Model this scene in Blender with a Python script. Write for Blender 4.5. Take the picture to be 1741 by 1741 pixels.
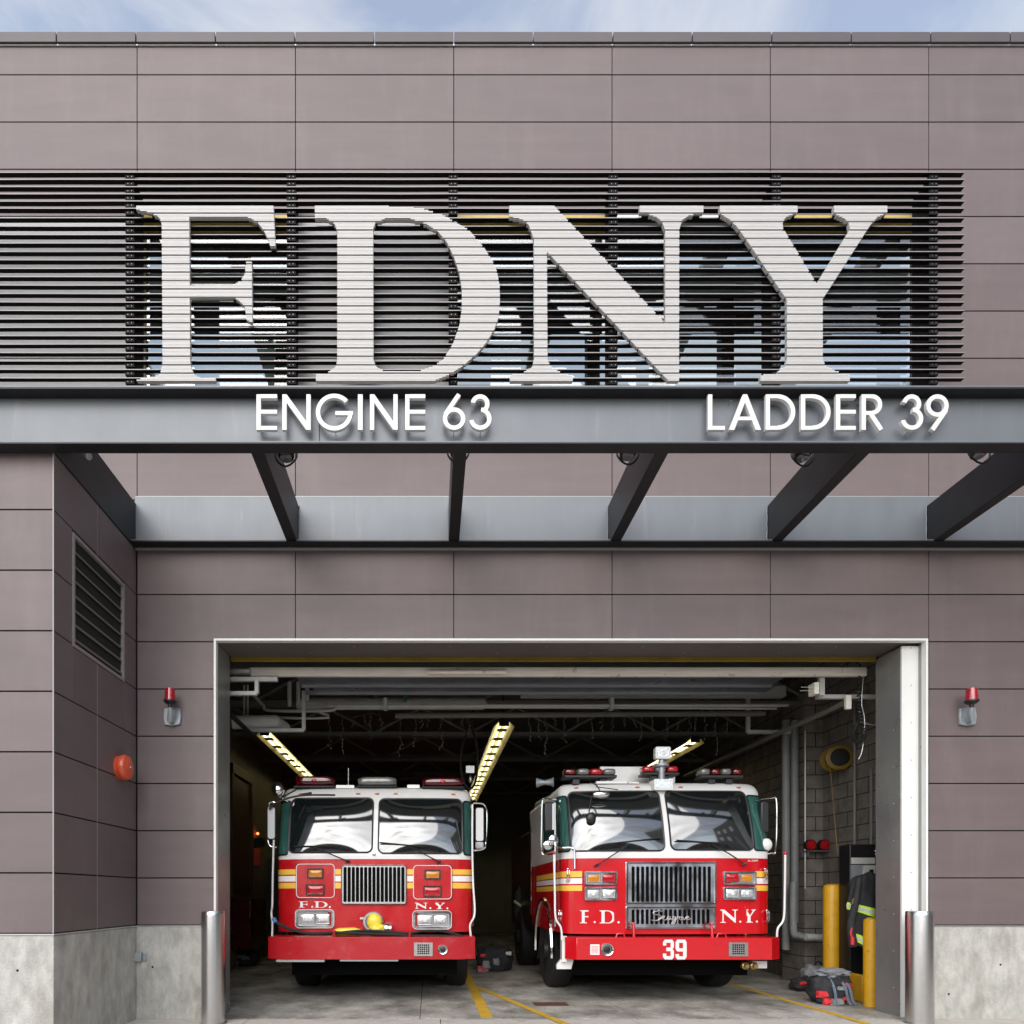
import bpy, math, random
from mathutils import Vector, Matrix
from mathutils.geometry import tessellate_polygon
from mathutils import noise as mnoise
R = math.radians
random.seed(5)
for o in list(bpy.data.objects): bpy.data.objects.remove(o)
SC = bpy.context.scene
COL = SC.collection

# ------------------------------------------------------------------ camera
F = 1100.0; PX, PY, CH = 730.0, 1523.0, 1.3
cam = bpy.data.cameras.new('camera'); camo = bpy.data.objects.new('camera', cam); COL.objects.link(camo)
camo.location = (0, 0, CH); camo.rotation_euler = (R(90), 0, 0)
cam.sensor_width = 36; cam.lens = F/1741*36
cam.shift_x = (870.5-PX)/1741; cam.shift_y = (PY-870.5)/1741
cam.clip_start = .05; cam.clip_end = 1000
SC.camera = camo
SC.render.resolution_x = 1024; SC.render.resolution_y = 1024

# ------------------------------------------------------------------ world, sun
SUN_EL, SUN_AZ = R(34), R(16)          # azimuth: to the left of straight behind the camera
w = bpy.data.worlds.new("World"); SC.world = w; w.use_nodes = True
nt = w.node_tree; N = nt.nodes; Lk = nt.links
bg = N['Background']
sky = N.new('ShaderNodeTexSky'); sky.sky_type = 'NISHITA'; sky.sun_disc = False
sky.sun_elevation = SUN_EL; sky.sun_rotation = R(180)+SUN_AZ; sky.air_density = 1.0; sky.dust_density = 1.2; sky.ozone_density = 1.5
tc = N.new('ShaderNodeTexCoord'); mp = N.new('ShaderNodeMapping'); mp.inputs['Scale'].default_value = (1.0, 1.0, 2.2)
mp.inputs['Location'].default_value = (1.35, .2, .35)
ns = N.new('ShaderNodeTexNoise'); ns.inputs['Scale'].default_value = 3.1; ns.inputs['Detail'].default_value = 9; ns.inputs['Roughness'].default_value = .56
ns.inputs['Distortion'].default_value = .35
cr = N.new('ShaderNodeValToRGB'); cr.color_ramp.elements[0].position = .42; cr.color_ramp.elements[1].position = .66
mixc = N.new('ShaderNodeMixRGB'); mixc.inputs[2].default_value = (10.2, 10.5, 10.9, 1)
hs = N.new('ShaderNodeHueSaturation'); hs.inputs['Saturation'].default_value = .62; hs.inputs['Value'].default_value = 4.0
Lk.new(tc.outputs['Generated'], mp.inputs[0]); Lk.new(mp.outputs[0], ns.inputs['Vector']); Lk.new(ns.outputs['Fac'], cr.inputs[0])
Lk.new(sky.outputs[0], hs.inputs['Color']); Lk.new(hs.outputs[0], mixc.inputs[1]); Lk.new(cr.outputs[0], mixc.inputs[0]); Lk.new(mixc.outputs[0], bg.inputs[0])
bg.inputs[1].default_value = .075
sd = bpy.data.lights.new('sun', 'SUN'); sd.energy = 2.0; sd.angle = R(60); sd.color = (1, .965, .92)
so = bpy.data.objects.new('sun', sd); COL.objects.link(so)
so.rotation_euler = (R(90)-SUN_EL, 0, -SUN_AZ)
SC.view_settings.view_transform = 'Standard'; SC.view_settings.look = 'None'
SC.view_settings.exposure = 0.15; SC.view_settings.gamma = 1

# ------------------------------------------------------------------ helpers
def X(px, D): return (px-PX)*D/F
def Z(py, D): return CH+(PY-py)*D/F

class MB:
    def __init__(s): s.v = []; s.f = []; s.m = []
    def add(s, vs, fs, m=0):
        b = len(s.v); s.v += [tuple(p) for p in vs]; s.f += [tuple(b+i for i in f) for f in fs]; s.m += [m]*len(fs); return s
    def box(s, x0, x1, y0, y1, z0, z1, m=0):
        vs = [(x0,y0,z0),(x1,y0,z0),(x1,y1,z0),(x0,y1,z0),(x0,y0,z1),(x1,y0,z1),(x1,y1,z1),(x0,y1,z1)]
        return s.add(vs, [(0,3,2,1),(4,5,6,7),(0,1,5,4),(1,2,6,5),(2,3,7,6),(3,0,4,7)], m)
    def prism(s, poly, y0, y1, holes=(), m=0, fn=None):
        """polygon in x,z pushed from y0 (front) to y1; fn maps (x,y,z)"""
        loops = [list(poly)]+[list(h) for h in holes]
        flat = [p for l in loops for p in l]
        tr = tessellate_polygon([[Vector((p[0], p[1], 0)) for p in l] for l in loops])
        n = len(flat); vs = [(p[0], y0, p[1]) for p in flat]+[(p[0], y1, p[1]) for p in flat]
        fs = []
        for t in tr:
            a, b, c = [flat[i] for i in t]
            ar = (b[0]-a[0])*(c[1]-a[1])-(b[1]-a[1])*(c[0]-a[0])
            t = tuple(t) if ar > 0 else (t[0], t[2], t[1])
            fs.append(t); fs.append(tuple(n+i for i in reversed(t)))
        k = 0
        for li, l in enumerate(loops):
            ar = sum(l[i][0]*l[(i+1) % len(l)][1]-l[(i+1) % len(l)][0]*l[i][1] for i in range(len(l)))
            for i in range(len(l)):
                a, b = k+i, k+(i+1) % len(l)
                if (ar > 0) != (li == 0): a, b = b, a
                fs.append((b, a, n+a, n+b))
            k += len(l)
        if fn: vs = [fn(*p) for p in vs]
        return s.add(vs, fs, m)
    def tube(s, pts, r, n=8, m=0, caps=True):
        pts = [Vector(p) for p in pts]; rings = []; up = None
        for i, p in enumerate(pts):
            d = (pts[min(i+1, len(pts)-1)]-pts[max(i-1, 0)])
            if d.length < 1e-9: d = Vector((0, 0, 1))
            d.normalize()
            if up is None: up = Vector((0, 0, 1)) if abs(d.z) < .9 else Vector((1, 0, 0))
            a = d.cross(up)
            if a.length < 1e-6: a = d.cross(Vector((0, 1, 0)))
            a.normalize(); b = a.cross(d); up = b
            rr = r[i] if isinstance(r, (list, tuple)) else r
            rings.append([p+a*math.cos(2*math.pi*k/n)*rr+b*math.sin(2*math.pi*k/n)*rr for k in range(n)])
        vs = [q for rg in rings for q in rg]; fs = []
        for i in range(len(rings)-1):
            for k in range(n):
                k2 = (k+1) % n; fs.append((i*n+k, i*n+k2, (i+1)*n+k2, (i+1)*n+k))
        if caps: fs.append(tuple(reversed(range(n)))); fs.append(tuple((len(rings)-1)*n+k for k in range(n)))
        return s.add(vs, fs, m)
    def lathe(s, c, ax, prof, n=24, m=0):
        """prof: (distance along axis, radius)"""
        c = Vector(c); ax = Vector(ax).normalized(); u = ax.orthogonal().normalized(); v = ax.cross(u)
        vs = []; fs = []
        for h, r in prof:
            r = max(r, 1e-4)
            vs += [c+ax*h+u*math.cos(2*math.pi*k/n)*r+v*math.sin(2*math.pi*k/n)*r for k in range(n)]
        for i in range(len(prof)-1):
            for k in range(n):
                k2 = (k+1) % n; fs.append((i*n+k, i*n+k2, (i+1)*n+k2, (i+1)*n+k))
        fs.append(tuple(reversed(range(n)))); fs.append(tuple((len(prof)-1)*n+k for k in range(n)))
        return s.add(vs, fs, m)
    def ball(s, c, rx, ry=None, rz=None, n=16, k=10, m=0, amp=0, freq=4, seed=0, e=1.0):
        ry = ry or rx; rz = rz or rx; vs = []; fs = []
        sg = lambda q: math.copysign(abs(q)**e, q)
        for i in range(k+1):
            ph = -math.pi/2+math.pi*i/k
            for j in range(n):
                th = 2*math.pi*j/n
                d = Vector((sg(math.cos(ph))*sg(math.cos(th)), sg(math.cos(ph))*sg(math.sin(th)), sg(math.sin(ph))))
                q = 1+amp*mnoise.noise(d*freq+Vector((seed, seed*2.3, 0)))
                vs.append((c[0]+d.x*rx*q, c[1]+d.y*ry*q, c[2]+d.z*rz*q))
        for i in range(k):
            for j in range(n):
                j2 = (j+1) % n; fs.append((i*n+j, i*n+j2, (i+1)*n+j2, (i+1)*n+j))
        return s.add(vs, fs, m)
    def build(s, name, mats, parent=None, bevel=0, smooth=35, loc=None):
        me = bpy.data.meshes.new(name); me.from_pydata(s.v, [], s.f)
        for mt in (mats if isinstance(mats, (list, tuple)) else [mats]): me.materials.append(mt)
        me.polygons.foreach_set('material_index', s.m)
        if smooth:
            me.polygons.foreach_set('use_smooth', [True]*len(s.f)); me.update(); me.set_sharp_from_angle(angle=R(smooth))
        me.update()
        o = bpy.data.objects.new(name, me); COL.objects.link(o)
        if parent is not None: o.parent = parent
        if loc: o.location = loc
        if bevel:
            b = o.modifiers.new('bevel', 'BEVEL'); b.width = bevel; b.segments = 2; b.limit_method = 'ANGLE'; b.angle_limit = R(40); b.harden_normals = False
        return o

def thing(name, label, cat, loc=(0, 0, 0), group=None):
    o = bpy.data.objects.new(name, None); COL.objects.link(o); o.location = loc; o.empty_display_size = .2
    o['label'] = label; o['category'] = cat
    if group: o['group'] = group
    return o
def tag(o, label, cat, group=None, kind=None):
    o['label'] = label; o['category'] = cat
    if group: o['group'] = group
    if kind: o['kind'] = kind
    return o
def struct(o): o['kind'] = 'structure'; return o
def stuff(o): o['kind'] = 'stuff'; return o
def rrect(x0, x1, z0, z1, r, n=5):
    p = []
    for cx, cz, a in ((x1-r, z1-r, 0), (x0+r, z1-r, 90), (x0+r, z0+r, 180), (x1-r, z0+r, 270)):
        for i in range(n+1): t = R(a+90*i/n); p.append((cx+r*math.cos(t), cz+r*math.sin(t)))
    return p
def circ(cx, cz, r, n=24): return [(cx+r*math.cos(2*math.pi*i/n), cz+r*math.sin(2*math.pi*i/n)) for i in range(n)]
def smooth(pts, k=6):
    P = [Vector(p) for p in pts]; out = []
    for i in range(len(P)-1):
        a, b, c, d = P[max(i-1, 0)], P[i], P[i+1], P[min(i+2, len(P)-1)]
        for j in range(k):
            t = j/k; out.append(.5*((2*b)+(c-a)*t+(2*a-5*b+4*c-d)*t*t+(3*b-a-3*c+d)*t**3))
    out.append(P[-1]); return out

# ------------------------------------------------------------------ materials
def M(name, col, rough=.5, metal=0, var=0, vscale=3, vstretch=(1, 1, 1), bump=0, bscale=30, bstretch=None, spec=.5, island=0,
      emit=None, es=0, stain=None, sstretch=(1, 1, 1), sfac=1, sscale=1.2, spos=(.45, .7), coat=0, ior=None, alpha=None, trans=0, rvar=0, tint=None):
    m = bpy.data.materials.new(name); m.use_nodes = True; t = m.node_tree; n = t.nodes; l = t.links; b = n['Principled BSDF']
    c4 = (*col, 1)
    b.inputs['Base Color'].default_value = c4; b.inputs['Roughness'].default_value = rough; b.inputs['Metallic'].default_value = metal
    b.inputs['Specular IOR Level'].default_value = spec
    if ior: b.inputs['IOR'].default_value = ior
    if coat: b.inputs['Coat Weight'].default_value = coat; b.inputs['Coat Roughness'].default_value = .06
    if trans: b.inputs['Transmission Weight'].default_value = trans
    if alpha is not None: b.inputs['Alpha'].default_value = alpha
    if emit: b.inputs['Emission Color'].default_value = (*emit, 1); b.inputs['Emission Strength'].default_value = es
    tc = None
    def coord(st):
        nonlocal tc
        if tc is None: tc = n.new('ShaderNodeTexCoord')
        q = n.new('ShaderNodeMapping'); q.inputs['Scale'].default_value = st; l.new(tc.outputs['Object'], q.inputs[0]); return q.outputs[0]
    cur = None
    def getcur():
        if cur is None:
            r = n.new('ShaderNodeRGB'); r.outputs[0].default_value = c4; return r.outputs[0]
        return cur
    if var:
        x = n.new('ShaderNodeTexNoise'); x.inputs['Scale'].default_value = vscale; x.inputs['Detail'].default_value = 7; x.inputs['Roughness'].default_value = .6
        l.new(coord(vstretch), x.inputs['Vector'])
        mr = n.new('ShaderNodeMapRange'); mr.inputs[1].default_value = .25; mr.inputs[2].default_value = .75; mr.inputs[3].default_value = 1-var; mr.inputs[4].default_value = 1+var
        l.new(x.outputs['Fac'], mr.inputs[0])
        mu = n.new('ShaderNodeVectorMath'); mu.operation = 'SCALE'; l.new(getcur(), mu.inputs[0]); l.new(mr.outputs[0], mu.inputs['Scale']); cur = mu.outputs[0]
    if island:
        g = n.new('ShaderNodeNewGeometry'); mr = n.new('ShaderNodeMapRange'); mr.inputs[3].default_value = 1-island; mr.inputs[4].default_value = 1+island
        l.new(g.outputs['Random Per Island'], mr.inputs[0])
        mu = n.new('ShaderNodeVectorMath'); mu.operation = 'SCALE'; l.new(getcur(), mu.inputs[0]); l.new(mr.outputs[0], mu.inputs['Scale']); cur = mu.outputs[0]
    if stain:
        x = n.new('ShaderNodeTexNoise'); x.inputs['Scale'].default_value = sscale; x.inputs['Detail'].default_value = 10; x.inputs['Roughness'].default_value = .66
        l.new(coord(sstretch), x.inputs['Vector'])
        mr = n.new('ShaderNodeMapRange'); mr.inputs[1].default_value = spos[0]; mr.inputs[2].default_value = spos[1]; mr.inputs[4].default_value = sfac; l.new(x.outputs['Fac'], mr.inputs[0])
        mx = n.new('ShaderNodeMixRGB'); mx.inputs[2].default_value = (*stain, 1); l.new(mr.outputs[0], mx.inputs[0]); l.new(getcur(), mx.inputs[1]); cur = mx.outputs[0]
    if cur is not None: l.new(cur, b.inputs['Base Color'])
    if rvar:
        x = n.new('ShaderNodeTexNoise'); x.inputs['Scale'].default_value = 4; x.inputs['Detail'].default_value = 6; l.new(coord((1, 1, 1)), x.inputs['Vector'])
        mr = n.new('ShaderNodeMapRange'); mr.inputs[1].default_value = .3; mr.inputs[2].default_value = .7; mr.inputs[3].default_value = max(rough-rvar, .02); mr.inputs[4].default_value = rough+rvar
        l.new(x.outputs['Fac'], mr.inputs[0]); l.new(mr.outputs[0], b.inputs['Roughness'])
    if bump:
        x = n.new('ShaderNodeTexNoise'); x.inputs['Scale'].default_value = bscale; x.inputs['Detail'].default_value = 5
        l.new(coord(bstretch or (1, 1, 1)), x.inputs['Vector'])
        bp = n.new('ShaderNodeBump'); bp.inputs['Strength'].default_value = bump; bp.inputs['Distance'].default_value = .01
        l.new(x.outputs['Fac'], bp.inputs['Height']); l.new(bp.outputs[0], b.inputs['Normal'])
    return m

PANEL = M('fibre_cement', (.150, .115, .115), .5, var=.09, vscale=2.2, vstretch=(.5, 1, 2.6), island=.07, stain=(.20, .162, .158), sscale=1.6, sstretch=(2.2, 2.2, .5), spos=(.5, .8), sfac=.5, bump=.08, bscale=60, bstretch=(.25, 1, 5), spec=.5, ior=1.45)
PANELD = PANEL
GREY = M('grey_metal_panel', (.27, .27, .275), .35, .2, var=.05, vscale=2, island=.04)
DARK = M('dark_gap', (.012, .011, .011), .9)
TRIM = M('aluminium_trim', (.55, .55, .54), .35, .7, var=.05)
CONC = M('board_concrete', (.45, .44, .405), .85, var=.30, vscale=7, vstretch=(1.3, 1.3, .7), bump=.8, bscale=60, stain=(.25, .235, .20), sscale=2.6, sstretch=(1.5, 1.5, .8), spos=(.46, .72), sfac=.8)
COPE = M('dark_coping', (.085, .070, .073), .5, var=.1, island=.08)
STEEL = M('grey_painted_steel', (.150, .162, .176), .42, .15, var=.07, vscale=2.4, vstretch=(2, 1, .5), bump=.04, bscale=14, rvar=.03, stain=(.26, .27, .275), sscale=3, sstretch=(3, 3, .35), spos=(.58, .8), sfac=.5)
BLKST = M('black_and_shaded_steel', (.016, .0155, .018), .42, 0, spec=.3, var=.25, vscale=6, bump=.04, bscale=20)  # canopy steel with its shade put into the colour; also for black fittings
SLAT = M('dark_slat_with_shade', (.007, .006, .0065), .7, spec=.2)  # dark slat paint, blackened further for the unlit underside
VOID = M('unlit_black', (.003, .003, .003), .9, spec=.1)  # deep shade of recesses and truck undersides, given as a near-black colour
SLATE = M('sunlit_slat_edge', (.27, .24, .24), .45, .2)  # pale front edge, sunlight put into the colour
WHITE = M('white_letter', (.72, .71, .69), .4, var=.02)
LETT = M('ribbed_letter', (.57, .555, .54), .45, var=.03, vscale=8)
YFRAME = M('yellow_frame', (.62, .43, .05), .5, var=.2, vscale=10)
def gmat(name, col, f0=.3, rough=.02):
    return M(name, col, rough, 0, spec=.5, ior=1+2*math.sqrt(f0)/(1-math.sqrt(f0)))
WGLASS = M('window_glass', (.75, .82, .82), .01, 0, trans=1.0, ior=2.0)
PAINTW = M('interior_paint', (.55, .57, .52), .7, var=.06)
BROWN = M('brown_beam', (.05, .035, .033), .6)
REDP = M('fire_red_paint', (.54, .005, .011), .22, 0, coat=.5, var=.05, vscale=2.5, rvar=.05, bump=.01, bscale=3)
REDW = M('worn_red_paint', (.40, .008, .014), .34, 0, coat=.15, stain=(.55, .11, .11), sscale=5.5, spos=(.56, .9), rvar=.1)
TWHITE = M('truck_white_paint', (.74, .73, .71), .25, coat=.5, var=.03)
CHROME = M('chrome', (.82, .82, .82), .1, 1.0, var=.03, rvar=.04)
GRB = M('polished_steel', (.66, .68, .72), .2, 1.0, var=.25, vscale=3, rvar=.1)
BRUSH = M('brushed_stainless', (.62, .61, .60), .26, 1.0, var=.06, vscale=8, vstretch=(1, 1, 14), bump=.06, bscale=60, bstretch=(1, 1, 12))
SILVER = M('grey_plated_metal', (.42, .42, .42), .35, .8, var=.1)
BLACK = M('black_plastic', (.012, .012, .013), .4)
RUBBER = M('rubber', (.010, .0095, .0095), .75, bump=.2, bscale=30, var=.3)
YSTRIPE = M('yellow_stripe', (.86, .50, .07), .3, var=.03)
WSTRIPE = M('white_stripe', (.82, .78, .78), .3)
AMBER = M('amber_lens', (.55, .20, .008), .12, 0, coat=.6, var=.25, vscale=60)
AMBERM = M('amber_marker', (.5, .14, .01), .2, coat=.5)
REDL = M('red_lens', (.42, .004, .009), .1, 0, coat=.7, var=.3, vscale=60)
REDD = M('dark_red_dome', (.07, .001, .003), .08, 0, coat=.8, var=.3, vscale=25)
CLEARL = M('headlamp_lens', (.62, .64, .65), .14, .6, coat=.8, var=.35, vscale=55, bump=.5, bscale=70)
CLEARD = M('clear_dome', (.16, .155, .145), .12, .1, coat=.6, var=.3, vscale=18)
TEAL = M('teal_side_glass', (.03, .10, .085), .06, 0, spec=.8, var=.3, vscale=2, vstretch=(9, 9, .3))
SHIELD = gmat('windshield_glass', (.008, .011, .012), .17, .07)
YPAINT = M('yellow_bollard_paint', (.70, .37, .015), .4, var=.14, vscale=7, stain=(.25, .12, .02), sscale=9, spos=(.62, .75), bump=.1, bscale=12)
YVINYL = M('yellow_cover', (.80, .62, .06), .4, var=.1)
PIPE = M('white_pipe_paint', (.48, .475, .45), .55, var=.14, vscale=5)
PIPEG = M('galvanised_pipe', (.38, .38, .37), .35, .6, var=.1)
WOODW = M('painted_timber', (.78, .72, .64), .7, var=.12, vscale=12, vstretch=(.3, 1, 3), stain=(.3, .2, .14), sscale=8, spos=(.6, .75))
DOORST = M('door_blue_steel', (.10, .118, .145), .38, .2, var=.4, vscale=3, vstretch=(.6, 1, 1), rvar=.15)
JAMB = M('jamb_galvanised', (.30, .30, .29), .36, .45, var=.12, vscale=2.5, vstretch=(1, 1, .4), rvar=.1, stain=(.2, .18, .17), sscale=1.5, spos=(.5, .8))
JAMBW = M('jamb_white_steel', (.72, .72, .69), .5, 0, var=.04, vscale=5)
SOFF = M('soffit_steel', (.13, .115, .108), .5, .2, var=.1)
IWALL = M('interior_green_wall', (.17, .16, .09), .8, var=.15, vscale=2)
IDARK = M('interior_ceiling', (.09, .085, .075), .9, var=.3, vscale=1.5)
ISTEEL = M('joist_paint', (.17, .16, .14), .7, var=.2)
TUBE = M('lit_tube', (1, 1, 1), .5, emit=(1, .90, .60), es=2.6)
GUARD = M('lamp_guard_metal', (.42, .37, .17), .5)
LHOUS = M('light_housing', (.62, .55, .27), .4, var=.05)
ORED = M('alarm_red', (.72, .10, .04), .35, coat=.4)
BEAC = M('beacon_red', (.45, .008, .02), .08, coat=1, trans=.3)
GREYC = M('grey_cast_metal', (.33, .36, .38), .4, .3, var=.08)
CANVAS = M('black_canvas', (.022, .023, .025), .8, bump=.5, bscale=40, var=.3, vscale=9)
GREYF = M('grey_fabric', (.22, .23, .24), .85, bump=.5, bscale=35, var=.25, vscale=9)
BLUEF = M('blue_strap', (.13, .17, .22), .8, var=.2, vscale=20)
REDF = M('red_fabric', (.62, .03, .04), .6, var=.2, vscale=20)
LIME = M('lime_tape', (.55, .85, .04), .35, var=.05)
SILT = M('silver_tape', (.55, .56, .55), .3)
RUST = M('rusty_iron', (.11, .045, .03), .8, var=.4, vscale=20, bump=.5, bscale=50)
CREAM = M('panel_cream', (.55, .54, .48), .5)
WOOD = M('brown_wood', (.08, .035, .012), .5, var=.3, vscale=6, vstretch=(4, 4, .4))

def brickmat(name, c1, c2, mortar, w_, h_, ms, rot=None, rough=.8, bump=.4):
    m = bpy.data.materials.new(name); m.use_nodes = True; t = m.node_tree; n = t.nodes; l = t.links; b = n['Principled BSDF']
    tc = n.new('ShaderNodeTexCoord'); mp = n.new('ShaderNodeMapping')
    if rot: mp.inputs['Rotation'].default_value = rot
    br = n.new('ShaderNodeTexBrick'); br.inputs['Scale'].default_value = 1; br.inputs['Brick Width'].default_value = w_; br.inputs['Row Height'].default_value = h_
    br.inputs['Mortar Size'].default_value = ms; br.inputs['Color1'].default_value = (*c1, 1); br.inputs['Color2'].default_value = (*c2, 1); br.inputs['Mortar'].default_value = (*mortar, 1)
    l.new(tc.outputs['Object'], mp.inputs[0]); l.new(mp.outputs[0], br.inputs['Vector'])
    ns = n.new('ShaderNodeTexNoise'); ns.inputs['Scale'].default_value = 7; ns.inputs['Detail'].default_value = 8; l.new(tc.outputs['Object'], ns.inputs['Vector'])
    mr = n.new('ShaderNodeMapRange'); mr.inputs[1].default_value = .3; mr.inputs[2].default_value = .7; mr.inputs[3].default_value = .72; mr.inputs[4].default_value = 1.2; l.new(ns.outputs['Fac'], mr.inputs[0])
    mu = n.new('ShaderNodeVectorMath'); mu.operation = 'SCALE'; l.new(br.outputs['Color'], mu.inputs[0]); l.new(mr.outputs[0], mu.inputs['Scale'])
    l.new(mu.outputs[0], b.inputs['Base Color']); b.inputs['Roughness'].default_value = rough
    bp = n.new('ShaderNodeBump'); bp.inputs['Strength'].default_value = bump; bp.inputs['Distance'].default_value = .01; bp.invert = True
    l.new(br.outputs['Fac'], bp.inputs['Height']); l.new(bp.outputs[0], b.inputs['Normal'])
    return m
# wall whose face looks along -X : use (y,z) as the brick plane
CMUX = brickmat('concrete_block_side', (.21, .185, .155), (.18, .16, .135), (.025, .022, .02), .42, .205, .007, rot=(0, R(90), R(90)))
CMUY = brickmat('concrete_block_front', (.23, .205, .18), (.20, .18, .16), (.025, .022, .02), .42, .205, .007, rot=(R(90), 0, 0))
BRICK = brickmat('red_brick', (.20, .07, .045), (.15, .05, .035), (.25, .23, .2), .22, .075, .008, rot=(R(90), 0, 0))

def floormat():
    m = M('garage_concrete', (.27, .245, .205), .55, bump=.25, bscale=25)
    t = m.node_tree; n = t.nodes; l = t.links; b = n['Principled BSDF']; tc = n.new('ShaderNodeTexCoord')
    def nz(sc, st, d=8):
        x = n.new('ShaderNodeTexNoise'); x.inputs['Scale'].default_value = sc; x.inputs['Detail'].default_value = d; x.inputs['Roughness'].default_value = .65
        q = n.new('ShaderNodeMapping'); q.inputs['Scale'].default_value = st; l.new(tc.outputs['Object'], q.inputs[0]); l.new(q.outputs[0], x.inputs['Vector']); return x.outputs['Fac']
    r = n.new('ShaderNodeValToRGB'); e = r.color_ramp.elements
    e[0].position = .32; e[0].color = (.13, .12, .10, 1); e[1].position = .64; e[1].color = (.54, .52, .465, 1)
    k = r.color_ramp.elements.new(.48); k.color = (.33, .315, .28, 1)
    l.new(nz(1.7, (1, .8, 1)), r.inputs[0]); 
    mr = n.new('ShaderNodeMapRange'); mr.inputs[1].default_value = .35; mr.inputs[2].default_value = .65; mr.inputs[3].default_value = .75; mr.inputs[4].default_value = 1.2; l.new(nz(22, (1, 1, 1)), mr.inputs[0])
    mu = n.new('ShaderNodeVectorMath'); mu.operation = 'SCALE'; l.new(r.outputs[0], mu.inputs[0]); l.new(mr.outputs[0], mu.inputs['Scale']); l.new(mu.outputs[0], b.inputs['Base Color'])
    m2 = n.new('ShaderNodeMapRange'); m2.inputs[1].default_value = .35; m2.inputs[2].default_value = .65; m2.inputs[3].default_value = .28; m2.inputs[4].default_value = .75; l.new(nz(2.3, (1, 1, 1)), m2.inputs[0]); l.new(m2.outputs[0], b.inputs['Roughness'])
    return m
FLOOR = floormat()
PAVE = M('pavement_concrete', (.52, .49, .43), .85, var=.2, vscale=3, bump=.3, bscale=60, stain=(.28, .26, .23), sscale=3, spos=(.5, .75))
ASPH = M('asphalt', (.055, .054, .053), .9, var=.2, vscale=5, bump=.4, bscale=90)
LINEY = M('floor_yellow_paint', (.62, .38, .03), .6, var=.15, vscale=9, stain=(.28, .2, .08), sscale=7, spos=(.55, .7))

# ------------------------------------------------------------------ setting
DB, DA = 6.84, 5.336            # main facade plane, projecting pier plane
JX = lambda j: .258+1.674*j
ZK = lambda k: .989+.4995*k
XC = -3.10                       # the return wall
DX0, DX1, DZ = -2.251, 5.230, 3.99   # door opening
EAST = 9.5; WEST = -8.3
o = MB().box(-300, 300, -300, 300, -.5, -.16).build('ground', ASPH); struct(o)
o = MB().box(-60, 60, -22, -5, -.16, -.135).build('road', ASPH); struct(o)
pv = MB(); x = -12.0
for i in range(12):
    for j in range(8): pv.box(x+i*2.02, x+i*2.02+2.012, -5+j*1.48, -5+j*1.48+1.472, -.16, -.004)
struct(pv.build('pavement', PAVE))
struct(MB().box(-12, 14, -5.2, -5, -.16, .0).build('kerb', PAVE))
fl = MB(); 
xs = [-4.4, -2.6, -.1, 2.2, 4.75, 7.2]; ys = [DB+.005, 9.4, 12.4, 15.5, 19, 23]
for i in range(5):
    for j in range(5): fl.box(xs[i]+.004, xs[i+1]-.004, ys[j]+.004, ys[j+1]-.004, -.16, 0)
struct(fl.build('garage_floor', FLOOR))
struct(MB().box(-4.3, 7, DB, 22.9, -.15, -.006).build('floor_joint', DARK))
def strip(a, b, w0):
    a = Vector(a); b = Vector(b); d = (b-a).normalized(); q = Vector((-d.y, d.x))*w0/2
    return [(a-q), (a+q), (b+q), (b-q)]
def floorline(a, b, w0, z=.004, name='floor_marking'):
    p = strip(a, b, w0); m = MB()
    n = 1
    vs = [(v.x, v.y, z) for v in p]+[(v.x, v.y, z-.003) for v in p]
    m.add(vs, [(0, 3, 2, 1), (4, 5, 6, 7), (0, 1, 5, 4), (1, 2, 6, 5), (2, 3, 7, 6), (3, 0, 4, 7)])
    return struct(m.build(name, LINEY, smooth=0))
floorline((.615, 6.9), (.615, 17), .125)
floorline((1.44, 6.30), (.68, 9.2), .085, .008)
floorline((4.44, 6.5), (4.44, 18), .085)

# ------------------------------------------------------------------ the fire station
ST = thing('fire_station', 'fire station with mauve-grey cladding panels, concrete base and a wide garage opening', 'building', (0, DB, 0))
SY = DB
def L(mb):                       # world coordinates -> station local
    mb.v = [(a, b-SY, c) for a, b, c in mb.v]; return mb
g = .006
wall = MB(); back = MB(); grey = MB(); grey2 = MB()
rows = [ZK(k) for k in range(0, 19)]+[10.274]
cols = [JX(j) for j in range(-5, 7)]
for r in range(len(rows)-1):
    z0, z1 = rows[r]+g, rows[r+1]-g
    for c in range(len(cols)-1):
        x0, x1 = cols[c]+.004, cols[c+1]-.004
        if r < 8 and x1 < -3.0: continue
        if r < 8 and x0 < XC: x0 = XC+.003
        if 11 <= r < 15:
            if c < 3 or c == 4: (grey if c < 3 else grey2).box(x0, x1, DB, DB+.02, z0, z1); continue
            if c <= 7: continue
        segs = [(x0, x1)]
        if z0 < DZ-.05:
            segs = []
            if x0 < DX0-.02: segs.append((x0, min(x1, DX0-.02)))
            if x1 > DX1+.02: segs.append((max(x0, DX1+.02), x1))
            segs = [(max(a, JX(-2)+.003) if a > -3.2 else a, b) for a, b in segs]
        for a, b in segs:
            if z0 < DZ-.05 and a > 5: b = max(b, a)
            wall.box(a, b, DB, DB+.02, z0, z1)
L(wall).build('cladding', PANEL, ST, bevel=.0015)
L(grey).build('grey_panel', GREY, ST); L(grey2).build('grey_panel', GREY, ST)
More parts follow.
